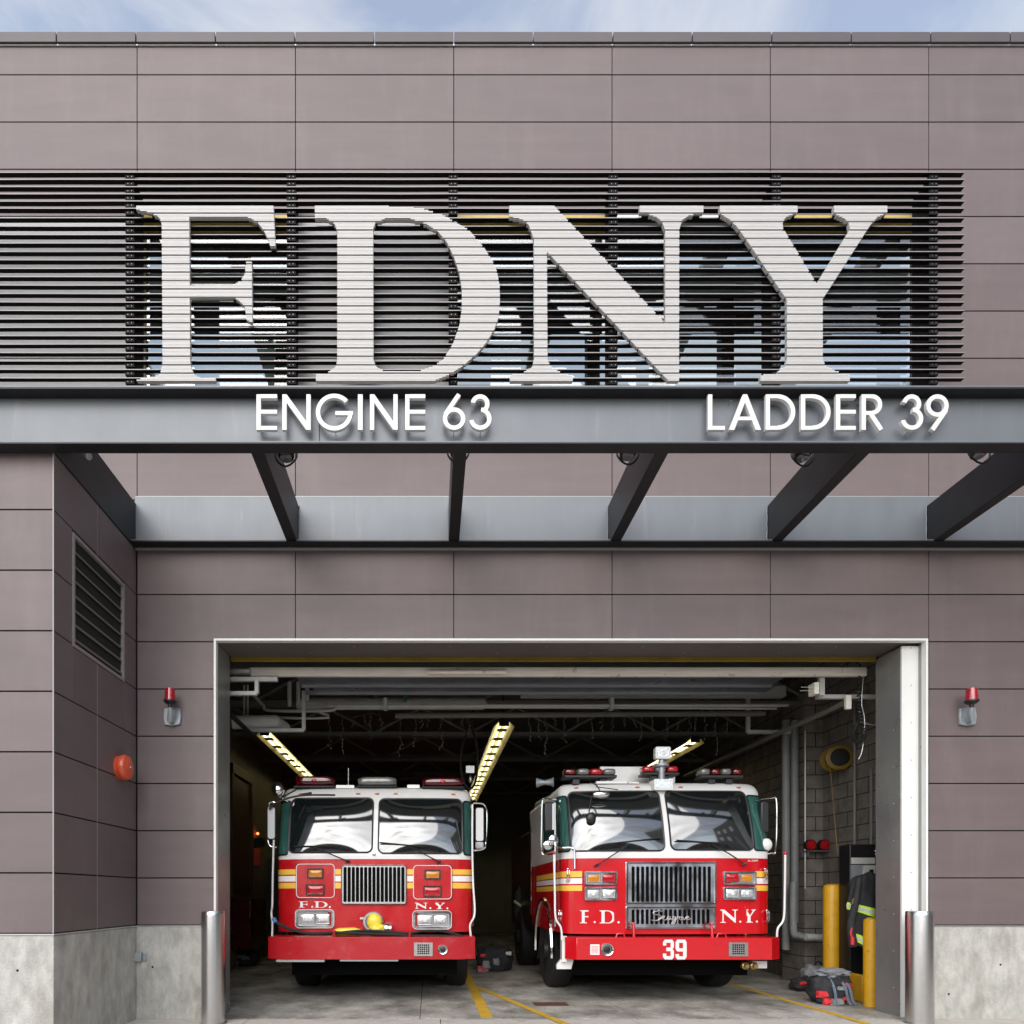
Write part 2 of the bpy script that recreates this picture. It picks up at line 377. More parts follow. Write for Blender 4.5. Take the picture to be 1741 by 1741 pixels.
# backing wall (with the door and the window holes)
bk = MB()
y0, y1 = DB+.03, DB+.28
bk.box(WEST, DX0-.02, y0, y1, .98, 6.45); bk.box(DX1+.02, EAST, y0, y1, .98, 6.45); bk.box(DX0-.02, DX1+.02, y0, y1, DZ+.02, 6.45)
bk.box(WEST, JX(-2), y0, y1, 6.45, 8.50); bk.box(JX(-1), JX(0), y0, y1, 6.45, 8.50); bk.box(JX(3), EAST, y0, y1, 6.45, 8.50)
bk.box(WEST, EAST, y0, y1, 8.50, 10.25)
L(bk).build('backing_wall', DARK, ST, smooth=0)
# coping
cp = MB(); x = JX(-5)
while x < EAST-.5:
    cp.box(x+.006, x+.837-.006, DB-.03, DB+.5, 10.29, 10.395); x += .837
L(cp).build('coping', COPE, ST, bevel=.003)
L(MB().box(WEST, EAST, DB-.012, DB+.3, 10.276, 10.287)).build('coping_flashing', TRIM, ST)
L(MB().box(WEST, EAST, DB+.3, 7.45, 10.0, 10.2)).build('roof', PAINTW, ST)
L(MB().box(WEST, EAST, 11.5, 24, 10.0, 10.2)).build('roof', PAINTW, ST)
# concrete base
for a_, b_ in ((XC+.001, DX0-.02), (DX1+.02, EAST)): L(MB().box(a_, b_, DB-.008, DB+.3, -.02, .972)).build('concrete_base', CONC, ST, bevel=.006)
L(MB().box(XC+.002, DX0-.021, DB-.012, DB+.1, .974, .986).box(DX1+.021, EAST, DB-.012, DB+.1, .974, .986)).build('base_flashing', TRIM, ST)
# pier (plane A) and the return wall
pr = MB()
for r in range(0, 8):
    z0, z1 = ZK(r)+g, ZK(r+1)-g
    if r == 7: z1 = 4.955
    for x0, x1 in ((WEST, -6.45), (-6.442, -4.78), (-4.772, XC-.008)): pr.box(x0, x1, DA, DA+.02, z0, z1)
L(pr).build('pier_cladding', PANEL, ST, bevel=.0015)
L(MB().box(WEST, XC-.02, DA+.03, DB, 0.98, 4.94)).build('pier_core', DARK, ST, smooth=0)
VY0, VY1, VZ0, VZ1 = 5.62, 6.57, 3.47, 4.46
rw = MB(); ym = 5.92
def clip(y0, y1, z0, z1):
    out = []
    if y1 <= VY0 or y0 >= VY1 or z1 <= VZ0 or z0 >= VZ1: return [(y0, y1, z0, z1)]
    if y0 < VY0: out.append((y0, VY0-.004, z0, z1))
    if y1 > VY1: out.append((VY1+.004, y1, z0, z1))
    a, b = max(y0, VY0), min(y1, VY1)
    if z0 < VZ0-.02: out.append((a, b, z0, VZ0-.006))
    if z1 > VZ1+.02: out.append((a, b, VZ1+.006, z1))
    return out
for r in range(0, 8):
    z0, z1 = ZK(r)+g, ZK(r+1)-g
    if r == 7: z1 = 4.955
    for a, b in ((DA+.01, ym+.12-.004), (ym+.12+.004, DB-.002)):
        for q in clip(a, b, z0, z1): rw.box(XC-.02, XC, *q)
L(rw).build('return_cladding', PANELD, ST, bevel=.0015)
L(MB().box(XC-.006, XC+.003, DA-.003, DA+.006, .99, 4.95)).build('corner_trim', M('corner_alu', (.36, .34, .34), .6, .1), ST)
DULL = M('dull_aluminium', (.33, .31, .31), .6, .2)
for a_, b_ in ((.99, VZ0-.01), (VZ1+.01, 4.95)): L(MB().box(XC-.002, XC+.0005, ym+.117, ym+.123, a_, b_)).build('joint_trim', DULL, ST)
L(MB().box(WEST, XC+.006, DA-.008, DB-.01, -.02, .972)).build('concrete_base', CONC, ST, bevel=.008)
L(MB().box(WEST, XC+.012, DA-.014, DB-.012, .974, .986)).build('base_flashing', TRIM, ST)
for x_, z_ in ((X(260, DB), Z(1644, DB)), (X(1700, DB), Z(1640, DB)), (X(1612, DB), Z(1690, DB))): L(MB().lathe((x_, DB-.0075, z_), (0, -1, 0), [(-.002, .012), (.0005, .012), (.0008, 0)], 12)).build('tie_hole', DARK, ST)
for px_, d_ in ((30, DA-.006), ): L(MB().lathe((X(px_, d_), d_-.0025, Z(1650, d_)), (0, -1, 0), [(0, .011), (.0008, 0)], 12)).build('tie_hole', DARK, ST)
# louvred vent in the return wall
vf = MB()
for q in ((VY0, VY1, VZ1-.03, VZ1), (VY0, VY1, VZ0, VZ0+.03), (VY0, VY0+.03, VZ0+.031, VZ1-.031), (VY1-.03, VY1, VZ0+.031, VZ1-.031)): vf.box(XC-.08, XC+.008, *q)
vent = L(vf).build('louvred_vent', M('vent_bronze', (.34, .31, .30), .45, .3), ST)
VSL = M('vent_slat', (.17, .145, .13), .45, .3)
for i in range(7):
    z = VZ0+.09+i*.128
    q = MB(); ya, yb = VY0+.032-SY, VY1-.032-SY
    q.add([(XC-.004, ya, z-.03), (XC-.004, yb, z-.03), (XC-.004, yb, z-.008), (XC-.004, ya, z-.008), (XC-.075, ya, z+.05), (XC-.075, yb, z+.05), (XC-.075, yb, z+.058), (XC-.075, ya, z+.058)],
          [(0, 1, 2, 3), (4, 7, 6, 5), (0, 4, 5, 1), (3, 2, 6, 7), (0, 3, 7, 4), (1, 5, 6, 2)])
    q.build('slat', VSL, vent)
# door frame
fr = MB()
fr.box(DX0-.018, DX0+.006, DB-.035, DB+.03, 0, DZ+.018).box(DX0+.006, DX1-.006, DB-.035, DB+.03, DZ-.006, DZ+.018).box(DX1-.006, DX1+.018, DB-.035, DB+.03, 0, DZ+.018)
L(fr).build('door_trim', JAMBW, ST, bevel=.002)
L(MB().box(DX0-.016, DX0, DB+.031, 7.30, 0, DZ)).build('door_jamb', JAMB, ST)
DXR = 5.05
j2 = MB().box(DXR, DX1+.012, DB+.075, DB+.1, 0, DZ-.02)
L(j2).build('door_jamb', JAMBW, ST, bevel=.002)
sc = MB()
for i in range(10):
    z = .35+i*.4; sc.lathe((DXR+.10, DB+.0755, z), (0, -1, 0), [(0, .008), (.003, .006)], 8); sc.lathe((DXR-.0005, DB+.2, z-.05), (-1, 0, 0), [(0, .007), (.003, .005)], 8)
L(sc).build('screw', SILVER, ST)
L(MB().box(DX1-.004, DX1+.012, DB+.031, DB+.074, 0, DZ)).build('door_jamb', JAMB, ST)
L(MB().box(DXR, DXR+.02, DB+.101, 7.32, 0, DZ-.022)).build('door_jamb', JAMB, ST)
L(MB().box(DX0+.001, DX1-.005, DB+.031, 7.28, DZ+.001, DZ+.02)).build('door_soffit', SOFF, ST)
sc = MB()
for i in range(14): sc.lathe((DX0+.4+i*.52, DB+.15+(i % 2)*.18, DZ+.0005), (0, 0, -1), [(0, .008), (.003, .006)], 8)
L(sc).build('screw', SILVER, ST)
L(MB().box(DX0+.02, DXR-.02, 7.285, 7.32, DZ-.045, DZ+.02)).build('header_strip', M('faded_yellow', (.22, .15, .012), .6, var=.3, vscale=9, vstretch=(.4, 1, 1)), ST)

# upper windows
WZ0, WZ1 = 6.47, 8.485
for (a, b) in ((-2, -1), (0, 1), (1, 2), (2, 3)):
    xa, xb = JX(a), JX(b)
    f = MB()
    lw = .045 if a in (-2,) else .02; rw_ = .10 if b == 3 else .02
    f.box(xa, xa+lw, DB-.01, DB+.12, WZ0, WZ1-.06).box(xb-rw_, xb-.002, DB-.01, DB+.12, WZ0, WZ1-.06).box(xa, xb-.002, DB-.01, DB+.12, WZ1-.058, WZ1)
    wf = L(f).build('window', [YFRAME if a != 1 else TRIM], ST)
    L(MB().box(xa+lw+.002, xb-rw_-.002, DB+.06, DB+.07, WZ0, WZ1-.06)).build('pane', WGLASS, wf)
# the upper room seen through them
L(MB().box(WEST, EAST, DB+.3, 14, 5.3, 5.5)).build('upper_floor', PAINTW, ST)
ce = MB()
for ya, yb in ((DB+.29, 7.5), (7.95, 8.35), (9.75, 14)): ce.box(WEST, EAST, ya, yb, 8.9, 9.0)
for i in range(8): ce.box(-4.3+i*1.9, -4.05+i*1.9, 7.501, 7.949, 8.9, 9.0); ce.box(-4.3+i*1.9, -4.05+i*1.9, 8.351, 9.749, 8.9, 9.0)
L(ce).build('upper_ceiling', PAINTW, ST)
L(MB().box(WEST, EAST, 8.36, 8.56, 8.72, 8.899)).build('ceiling_beam', BROWN, ST)
L(MB().box(WEST, EAST, 7.15, 7.3, 8.5, 8.899)).build('ceiling_beam', BROWN, ST)
for xx in (-1.95, -1.2, 2.0, 3.7): L(MB().box(xx, xx+.16, 8.2, 8.34, 5.5, 8.899)).build('column', BROWN, ST)
L(MB().box(WEST, EAST, 13.9, 14, 5.5, 10)).build('upper_back_wall', PAINTW, ST)
# interior of the garage
GX0, GX1, GY1, GZ = -3.5, 5.78, 22.5, 4.75
L(MB().box(GX0-.2, GX0, DB+.3, GY1, 0, 5)).build('garage_side_wall', IWALL, ST)
L(MB().box(GX1, GX1+.2, DB+.3, GY1, 0, 5)).build('garage_side_wall', CMUX, ST)
L(MB().box(5.51, GX1-.001, 9.5, 10.1, 0, 4.3)).build('pilaster', CMUY, ST)
L(MB().box(GX0-.2, GX1+.2, GY1, GY1+.2, 0, 5)).build('garage_back_wall', IWALL, ST)
L(MB().box(GX0-.2, GX1+.2, DB+.3, GY1, GZ, GZ+.2)).build('garage_ceiling', IDARK, ST)
L(MB().box(GX0, DX0-.02, 7.13, 7.3, 0, 5)).build('garage_front_wall', CMUY, ST)
L(MB().box(DXR+.022, GX1, 7.13, 7.3, 0, 5)).build('garage_front_wall', CMUY, ST)
for yy in (9.6, 11.4, 13.6, 15.8, 18):     # roof trusses
    t = MB(); t.box(GX0, GX1, yy, yy+.1, GZ-.12, GZ-.002); t.box(GX0, GX1, yy, yy+.1, GZ-.62, GZ-.56)
    for i in range(11):
        xa = GX0+i*.84; za, zb = (GZ-.57, GZ-.12) if i % 2 else (GZ-.12, GZ-.57)
        t.tube([(xa, yy+.05, za), (xa+.84, yy+.05, zb)], .022, 6)
    L(t).build('roof_truss', ISTEEL, ST)

# building over the road, behind the camera: it is what chrome and glass reflect
OB = thing('brick_building', 'low brick building across the road, behind the viewer', 'building', (0, -29, 0))
ob = MB().box(-26, 24, -8, 0, 0, 5.4); ob.build('wall', BRICK, OB); MB().box(-26.2, 24.2, -8.2, .2, 5.41, 5.7).build('cornice', CONC, OB)
for i in range(12):
    for zz in (1.2, 3.2): MB().box(-24+i*4, -22.4+i*4, .002, .06, zz, zz+1.3).build('window', gmat('far_glass', (.03, .035, .04), .1) if i+zz == 1.2 else bpy.data.materials.get('far_glass'), OB)

SKYB = thing('added_sky_blocker', 'tall brown block added out of view at right to darken the return wall', 'building', (15, 0, 0))
MB().box(0, 10, -14, 6.5, -.1, 13).build('wall', M('blocker_brown', (.12, .10, .09), .8, var=.1), SKYB)  # unseen block, added to keep sky light off the return wall
for i in range(5):
    for zz in (1.5, 5, 8.5): MB().box(-.06, -.002, -12+i*3.6, -10.4+i*3.6, zz, zz+1.8).build('window', bpy.data.materials['far_glass'], SKYB)  # panes dressing the added block

# ------------------------------------------------------------------ canopy
CA = thing('entrance_canopy', 'steel canopy frame of grey channels and rafters darkened for shade over the garage opening', 'canopy', (0, 5.2, 4.95))
def Lc(mb, o=(0, 5.2, 4.95)): mb.v = [(a-o[0], b-o[1], c-o[2]) for a, b, c in mb.v]; return mb
zt, zb_ = 5.402, 4.945
Lc(MB().box(WEST, EAST, 5.305, 5.318, zb_+.012, zt-.012).box(WEST, EAST, 5.20, 5.30, zt-.014, zt).box(WEST, EAST, 5.20, 5.318, zb_-.001, zb_+.011)).build('front_channel', [STEEL], CA, bevel=.002)
Lc(MB().box(WEST, EAST, 5.20, 5.303, zt-.026, zt-.0145).box(WEST, EAST, 5.202, 5.316, zb_-.009, zb_-.0015)).build('flange_shade', BLKST, CA)  # dark strips that colour in the shade beneath the flanges
Lc(MB().box(XC+.0, EAST, DB-.03, DB-.004, 4.998, 5.503).box(XC, EAST, DB-.13, DB-.031, 4.985, 4.997)).build('wall_channel', STEEL, CA, bevel=.002)
Lc(MB().box(XC, EAST, DB-.135, DB-.004, 4.972, 4.984)).build('flange_shade', BLKST, CA)  # underside shade of the wall channel, laid on as a dark strip
Lc(MB().box(XC, EAST, DB-.024, DB+.01, 4.952, 4.968).box(XC, EAST, DB-.012, DB+.01, 5.506, 5.518)).build('channel_flashing', M('flashing', (.42, .42, .41), .5, .3), CA)
wl = MB()
for i, xx in enumerate((-3.145, -1.43, .255, 1.935, 3.61, 5.285, 6.95)):
    wd = .055
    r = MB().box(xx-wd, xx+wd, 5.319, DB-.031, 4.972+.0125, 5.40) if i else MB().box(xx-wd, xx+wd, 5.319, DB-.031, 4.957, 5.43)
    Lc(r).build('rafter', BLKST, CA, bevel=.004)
    if i and i < 6:
        s_ = 1 if xx < .3 else -1
        pts = [(xx+s_*(wd+.004)+.003*math.sin(k*2.1), DB-.034, 5.0+k*.04) for k in range(11)]; wl.tube(pts, .006, 6)
Lc(wl).build('weld', STEEL, CA)
SPOTS = [(478, 775, 'half hidden beside the left rafter', 1), (779, 770, 'mostly hidden behind the rafter under the 63', 0), (1068, 772, 'left of the third rafter', -1), (1366, 775, 'under the L of LADDER', -1), (1667, 770, 'rightmost under the canopy', 0)]
for px, py, tx, sd_ in SPOTS:
    D = 5.55; c = (X(px+(8 if px < 500 else 0), D), D, Z(py-3, D))
    f = thing('floodlight', 'black round floodlight on the canopy, '+tx, 'light', c, 'floodlights under the canopy')
    m = MB().lathe((0, .02, .03), (0, -.35, -.9), [(-.09, .02), (-.085, .05), (-.02, .068), (.035, .07), (.04, .062), (.02, .055)], 24); m.build('lamp_head', BLACK, f)
    MB().lathe((0, .012, .0), (0, -.35, -.9), [(.03, .05), (.034, .0)], 20).build('lens', M('flood_lens', (.05, .05, .06), .05, coat=1) if px == 478 else bpy.data.materials['flood_lens'], f)
    MB().tube(smooth([(-.085, .03, .06), (-.09, .01, -.02), (-.05, -.01, -.09), (0, -.015, -.115), (.05, -.01, -.09), (.09, .01, -.02), (.085, .03, .06)]), .008, 6).build('yoke', BLACK, f)
    MB().tube([(0, .05, .05), (0, .12, .14), (0, .0, .2)], .012, 6).build('arm', BLACK, f)
for px in (543, ):
    xx = X(px, 5.3); Lc(MB().box(xx-.004, xx+.004, 5.301, 5.3045, zb_+.013, zt-.03)).build('weld_seam', BLKST, CA)
# wall camera at the pier end of the canopy
D = 5.55; c = (XC+.12, 5.62, Z(772, 5.62))
f = thing('security_camera', 'small black tubular security camera on the left end beam of the canopy', 'camera', c)
MB().tube([(-.075, -.04, .09), (-.03, -.02, .04), (.0, 0, .0)], .022, 10).build('bracket', BLACK, f)
MB().lathe((0, 0, 0), (.55, -.3, -.55), [(-.07, .02), (-.06, .028), (.05, .03), (.055, .022)], 16).build('housing', GREYC, f)

# ------------------------------------------------------------------ louvre screen
DL = 6.50; SD = .046
LS = thing('louvre_screen', 'screen of dark horizontal slats across the upper facade behind the big letters', 'louvre screen', (0, DL, 6.4))
ypx = [294.5+12.25*i for i in range(6)]+[372.0+14.32*(i) for i in range(20)]
# crop pixel rows of the slats (top of each dark band)
SLZ = [Z(y-2.5, DL) for y in ypx]
XE = X(1640, DL); XW = WEST
for i, z in enumerate(SLZ):
    m = MB(); y0_, y1_ = 0, SD
    wob = [(XW+(XE-XW)*k/24) for k in range(25)]
    jit = [0]+[random.uniform(-.0025, .0025) for _ in range(23)]+[0]
    vs = []; fs = []
    for k, xx in enumerate(wob):
        dz = jit[k]*.6; zz = z-6.4+dz
        vs += [(xx, 0, zz-.0085), (xx, 0, zz), (xx, SD, zz+.001), (xx, SD, zz-.0085)]
    mm = []
    for k in range(24):
        a = k*4; b = a+4
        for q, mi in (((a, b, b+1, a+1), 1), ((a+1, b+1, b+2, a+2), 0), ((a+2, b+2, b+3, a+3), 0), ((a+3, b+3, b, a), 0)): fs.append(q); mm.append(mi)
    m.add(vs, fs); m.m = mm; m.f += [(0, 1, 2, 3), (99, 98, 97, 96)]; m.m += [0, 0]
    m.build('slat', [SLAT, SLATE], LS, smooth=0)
for px in (229, 502, 776, 1047, 1323, 1589):
    D = 6.64; xx = X(px, DL+.05)-.03; m = MB()
    m.box(xx-.012, xx+.012, SD+.002, .30, SLZ[-1]-6.42, SLZ[0]-6.4+.02)
    for s_ in (-1, 1):
        m.box(xx+s_*.024-.006, xx+s_*.024+.006, SD+.002, SD+.04, SLZ[-1]-6.42, SLZ[0]-6.4)
    for z in SLZ:
        zz = z-6.4; m.box(xx-.05, xx+.04, SD-.03, SD+.0015, zz-.05, zz-.013)
    for z in SLZ:
        for s_ in (-.022, .016): m.lathe((xx+s_, SD-.031, z-6.4-.032), (0, -1, 0), [(0, .004), (.003, .003)], 6, m=1)
    m.build('bracket', [SLAT, SILVER], LS)

# ------------------------------------------------------------------ the four big letters (outlines measured in the photograph, built as stacked bars)
a3 = lambda pts, ox, oy, s: [(ox+u/s, oy+v/s) for u, v in pts]
GF = a3([(775,265),(1556,265),(1568,503),(1540,503),(1527,460),(1500,405),(1465,360),(1420,335),(1390,328),(1077,328),(1080,718),(1320,718),(1345,708),(1375,685),(1395,650),(1400,585),(1433,585),(1437,935),(1403,915),(1395,850),(1385,830),(1350,800),(1315,787),(1080,787),(1083,1160),(1090,1195),(1110,1232),(1150,1248),(1228,1252),(1228,1270),(772,1270),(780,1255),(875,1240),(910,1225),(922,1180),(925,1150),(920,370),(910,340),(895,325),(860,312),(830,298),(775,290)], 0, 270, 3.348)
GD = a3([(118,268),(620,270),(740,285),(850,320),(910,355),(990,400),(1040,455),(1085,510),(1130,580),(1155,640),(1170,720),(1172,800),(1165,900),(1140,970),(1095,1045),(1040,1110),(960,1180),(880,1230),(780,1270),(124,1270),(124,1225),(190,1215),(235,1185),(245,1150),(246,410),(230,370),(185,340),(118,338)], 500, 270, 3.348)
GDH = a3([(450,400),(462,365),(518,340),(660,340),(755,372),(820,415),(870,475),(910,560),(940,650),(955,740),(955,850),(940,950),(905,1050),(850,1140),(790,1180),(705,1210),(515,1210),(470,1185),(452,1145)], 500, 270, 3.348)
GN = [(866,349.5),(942,349.5),(1131,549),(1131,391),(1126,378),(1118,370),(1105,365),(1087.5,362),(1087.5,349.5),(1196,349.5),(1196,362),(1172,366),(1160,374),(1155,390),(1154.6,649),(1138,649),(930,428),(931,613),(939,625),(954,633),(974,640),(974,649),(867,649),(867,638),(891,632),(905,624),(908,610),(907.7,407),(899,382),(888,373),(866,368)]
GY = [(1224,349.5),(1356,349.5),(1356,362),(1337,368.6),(1330.6,377),(1331.4,388),(1388.6,482),(1445,390),(1443,378.5),(1436,371.5),(1418,363),(1418,349.5),(1508.7,349.5),(1508.7,362),(1492,369),(1480,382),(1399,508),(1399,611.6),(1405,623),(1422,631),(1445,636.5),(1445,649),(1293,649),(1293,638),(1322,632),(1335.6,622),(1338,609.6),(1338,510),(1268.5,406.7),(1252,384),(1239.5,372.7),(1224,363)]
def spans(loops, y):
    xs = []
    for l in loops:
        for i in range(len(l)):
            (xa, ya), (xb, yb) = l[i], l[(i+1) % len(l)]
            if (ya > y) != (yb > y): xs.append(xa+(y-ya)/(yb-ya)*(xb-xa))
    xs.sort(); return [(xs[i], xs[i+1]) for i in range(0, len(xs)-1, 2)]
DLT = 6.44
for loops, lab in (([GF], 'giant ribbed white serif letter F, first of the four on the slats'), ([GD, GDH], 'giant ribbed white serif letter D on the slats'), ([GN], 'giant ribbed white serif letter N on the slats'), ([GY], 'giant ribbed white serif letter Y, last of the four on the slats')):
    m = MB(); px0 = min(p[0] for p in loops[0]); bx, bz = X(px0, DLT), Z(650, DLT)
    P = 14.32; ytop = 349.6; r = 0
    while ytop+r*P < 649:
        for s_ in range(5):
            ya = ytop+r*P+s_*2.33+.12; yb = ya+1.66; ym_ = (ya+yb)/2
            if yb > 650.5: break
            for xa, xb in spans(loops, ym_):
                m.box(X(xa, DLT)-bx, X(xb, DLT)-bx, 0, .040, Z(yb, DLT)-bz, Z(ya, DLT)-bz)
                m.box(X(xa, DLT)-bx+.002, X(xb, DLT)-bx-.002, .014, .038, Z(yb+.66, DLT)-bz, Z(yb+.01, DLT)-bz)
        # backing fin of the row (coloured dark to put in the shaded gap line)
        for xa, xb in spans(loops, ytop+r*P+13.1):
            if ytop+r*P+13.1 < 649: m.box(X(xa, DLT)-bx+.004, X(xb, DLT)-bx-.004, .028, .040, Z(ytop+r*P+14.3, DLT)-bz, Z(ytop+r*P+11.9, DLT)-bz, m=1)
        r += 1
    tag(m.build('sign_letter', [LETT, SLAT], smooth=0, loc=(bx, DLT, bz)), lab, 'letter', 'four giant letters on the slats')

# ------------------------------------------------------------------ small white letters on the channel
T = .118
def seg(p, q, w0=T):
    dx, dz = q[0]-p[0], q[1]-p[1]; l = math.hypot(dx, dz); a, b = -dz/l*w0/2, dx/l*w0/2
    return [(p[0]+a, p[1]+b), (p[0]-a, p[1]-b), (q[0]-a, q[1]-b), (q[0]+a, q[1]+b)]
def arc(cx, cz, r, a0, a1, w0=T, sx=1, n=28):
    o = [(cx+r*sx*math.cos(R(a0+(a1-a0)*i/n)), cz+r*math.sin(R(a0+(a1-a0)*i/n))) for i in range(n+1)]
    k = [(cx+(r*sx-w0)*math.cos(R(a0+(a1-a0)*i/n)), cz+(r-w0)*math.sin(R(a0+(a1-a0)*i/n))) for i in range(n+1)]
    return o+k[::-1]
def glyph(ch, w_):
    h = T/2
    rect = lambda a, b, c, d: [(a, c), (b, c), (b, d), (a, d)]
    if ch == 'E': return [rect(0, T, 0, 1), rect(T, w_, 0, T*.9), rect(T, w_, .455, .455+T*.9), rect(T, w_, 1-T*.9, 1)]
    if ch == 'L': return [rect(0, T, 0, 1), rect(T, w_, 0, T*.9)]
    if ch == 'I': return [rect(0, w_, 0, 1)]
    if ch == 'N': return [rect(0, T, 0, 1), rect(w_-T, w_, 0, 1), [(T, 1), (T-.02, 1), (T-.02, .80), (w_-T, 0), (w_-T+.02, 0), (w_-T+.02, .2)]]
    if ch == 'A': return [[(0, 0), (.15, 0), (w_/2, .78), (w_-.15, 0), (w_, 0), (w_/2+.06, 1), (w_/2-.06, 1)], rect(.22, w_-.22, .27, .27+T*.85)]
    if ch == 'D': return [rect(0, T, 0, 1), rect(T, w_-.5, 0, T*.9), rect(T, w_-.5, 1-T*.9, 1), arc(w_-.5, .5, .5, -90, 90)]
    if ch == 'R': return [rect(0, T, 0, 1), rect(T, w_-.32, 1-T*.9, 1), rect(T, w_-.32, .42, .42+T*.9), arc(w_-.335, .71, .29, -90, 90), seg((w_*.42, .44), (w_-.07, .0), T*1.05)]
    if ch == 'G': return [arc(.52, .5, .52, 42, 350, sx=1), rect(.55, w_, .42, .42+T*.9)]
    if ch == '6': return [arc(w_/2, w_/2, w_/2, 0, 360), seg((.07, w_*.70), (w_*.72, 1), T)]
    if ch == '9': return [arc(w_/2, 1-w_/2, w_/2, 0, 360), seg((w_-.07, 1-w_*.70), (w_*.28, 0), T)]
    if ch == '3': return [arc(w_*.47, .735, .265, -60, 170), arc(w_*.48, .315, .315, -170, 85)]
DLS = 5.222
def ring_ok(ch, i): return ch in '69' and i == 0
WORDS = (('ENGINE 63', [('E', 436, 471), ('N', 480, 528), ('G', 537, 600), ('I', 608.5, 616.5), ('N', 629, 676), ('E', 689, 723), ('6', 753, 791), ('3', 798, 837)]),
         ('LADDER 39', [('L', 1204, 1232.5), ('A', 1239.5, 1294), ('D', 1302, 1352), ('D', 1362, 1412), ('E', 1421.5, 1455), ('R', 1465, 1502.5), ('3', 1532, 1571), ('9', 1575, 1613)]))
ordn = {('ENGINE 63', 1): 'first', ('ENGINE 63', 4): 'second', ('ENGINE 63', 0): 'first', ('ENGINE 63', 5): 'last', ('LADDER 39', 2): 'first', ('LADDER 39', 3): 'second'}
h0, h1 = Z(730.6, DLS), Z(670.4, DLS); H = h1-h0
for word, ls in WORDS:
    for li, (ch, xa, xb) in enumerate(ls):
        m = MB(); w_ = X(xb-xa+PX, DLS)/H
        for i, poly in enumerate(glyph(ch, w_)):
            P_ = [(p[0]*H, p[1]*H) for p in poly]
            if ring_ok(ch, i):
                c_ = (w_/2*H, (w_/2 if ch == '6' else 1-w_/2)*H); m.prism(circ(*c_, w_/2*H, 40), 0, .028, holes=[circ(*c_, (w_/2-T)*H, 40)])
            else: m.prism(P_, -.0004*i, .028+.0003*i)
        nm = ordn.get((word, li)); lab = 'white raised %s %s of %s on the grey beam' % ('number' if ch in '369' else 'letter', ch if not nm else nm+' '+ch, word)
        ob_ = tag(m.build('sign_letter', WHITE, loc=(X(xa, DLS), DLS, h0)), lab, 'letter', 'white letters on the canopy beam')
        pn = MB()
        for fx, fz in ((.12, .9), (.12, .1)) if ch not in '39G6' else ((.5, .94), (.5, .06)): pn.tube([(fx*w_*H if ch != 'I' else .02, .028, fz*H), (fx*w_*H if ch != 'I' else .02, .082, fz*H)], .003, 6)
        pn.build('mounting_pin', SILVER, ob_)

# ------------------------------------------------------------------ wall fittings
def beacon(px, sgn, lab):
    D = DB; f = thing('warning_beacon', lab, 'beacon', (X(px, D), D-.001, Z(1219, D)), 'red beacons beside the garage opening')
    pl = [(-.083, -.085), (-.0, -.1), (.083, -.085), (.095, .0), (.083, .085), (0, .095), (-.083, .085), (-.09, 0)]
    MB().prism(pl, -.03, 0).build('back_plate', GREYC, f, bevel=.006)
    dx = .03 if sgn < 0 else -.065
    MB().tube([(0, -.03, -.05), (0, -.07, -.055), (dx*.9, -.13, .02), (dx, -.15, .06)], [.03, .033, .027, .02], 14).build('arm', GREYC, f)
    MB().lathe((dx, -.15, .055), (0, 0, 1), [(0, .018), (.035, .022), (.04, .045), (.06, .064), (.072, .064), (.074, .05)], 24).build('base', BLACK, f)
    MB().lathe((dx, -.15, .13), (0, 0, 1), [(0, .055), (.01, .056), (.10, .050), (.118, .047), (.12, .0)], 28).build('lens', BEAC, f)
    b = MB(); [b.lathe((dx, -.031, dz), (0, -1, 0), [(0, .006), (.003, .004)], 6) for dx in (-.07, .07) for dz in (-.07, .07)]; b.build('screw', SILVER, f)
beacon(294, -1, 'red beacon light on grey bracket left of the garage opening')
beacon(1642, 1, 'red beacon light on grey bracket right of the garage opening')
D = 6.46; f = thing('alarm_bell', 'round orange-red alarm bell on the dark return wall', 'alarm', (XC, D, Z(1305, D)))
MB().lathe((0, 0, 0), (1, 0, 0), [(0, .115), (.03, .118), (.035, .108), (.045, .125), (.07, .128), (.095, .115), (.11, .08), (.118, .03), (.12, 0)], 36).build('gong', ORED, f)
MB().lathe((.118, 0, 0), (1, 0, 0), [(0, .012), (.014, .010), (.02, 0)], 12).build('centre_bolt', CHROME, f)
tag(MB().box(0, .075, -.05, 0, -.045, .05).box(.078, .12, -.02, 0, -.04, .045).build('junction_box', GREYC, bevel=.004, loc=(XC+.001, DB-.0085, Z(1627, DB))), 'small grey junction box on the concrete base by the inner corner', 'box')
def bollard(px, lab, wd):
    D = 6.62; r = wd/2; f = thing('steel_bollard', lab, 'bollard', (X(px, D), D, 0), 'stainless bollards beside the garage opening')
    MB().lathe((0, 0, 0), (0, 0, 1), [(0, r), (1.10, r), (1.132, r*.98), (1.142, r*.93)], 64).build('post', BRUSH, f, smooth=30)
    MB().lathe((0, 0, -.002), (0, 0, 1), [(0, r+.02), (.008, r+.018)], 40).build('base_ring', SILVER, f)
bollard(362.5, 'brushed stainless steel bollard left of the garage opening', .237)
bollard(1563.5, 'brushed stainless steel bollard right of the garage opening', .243)

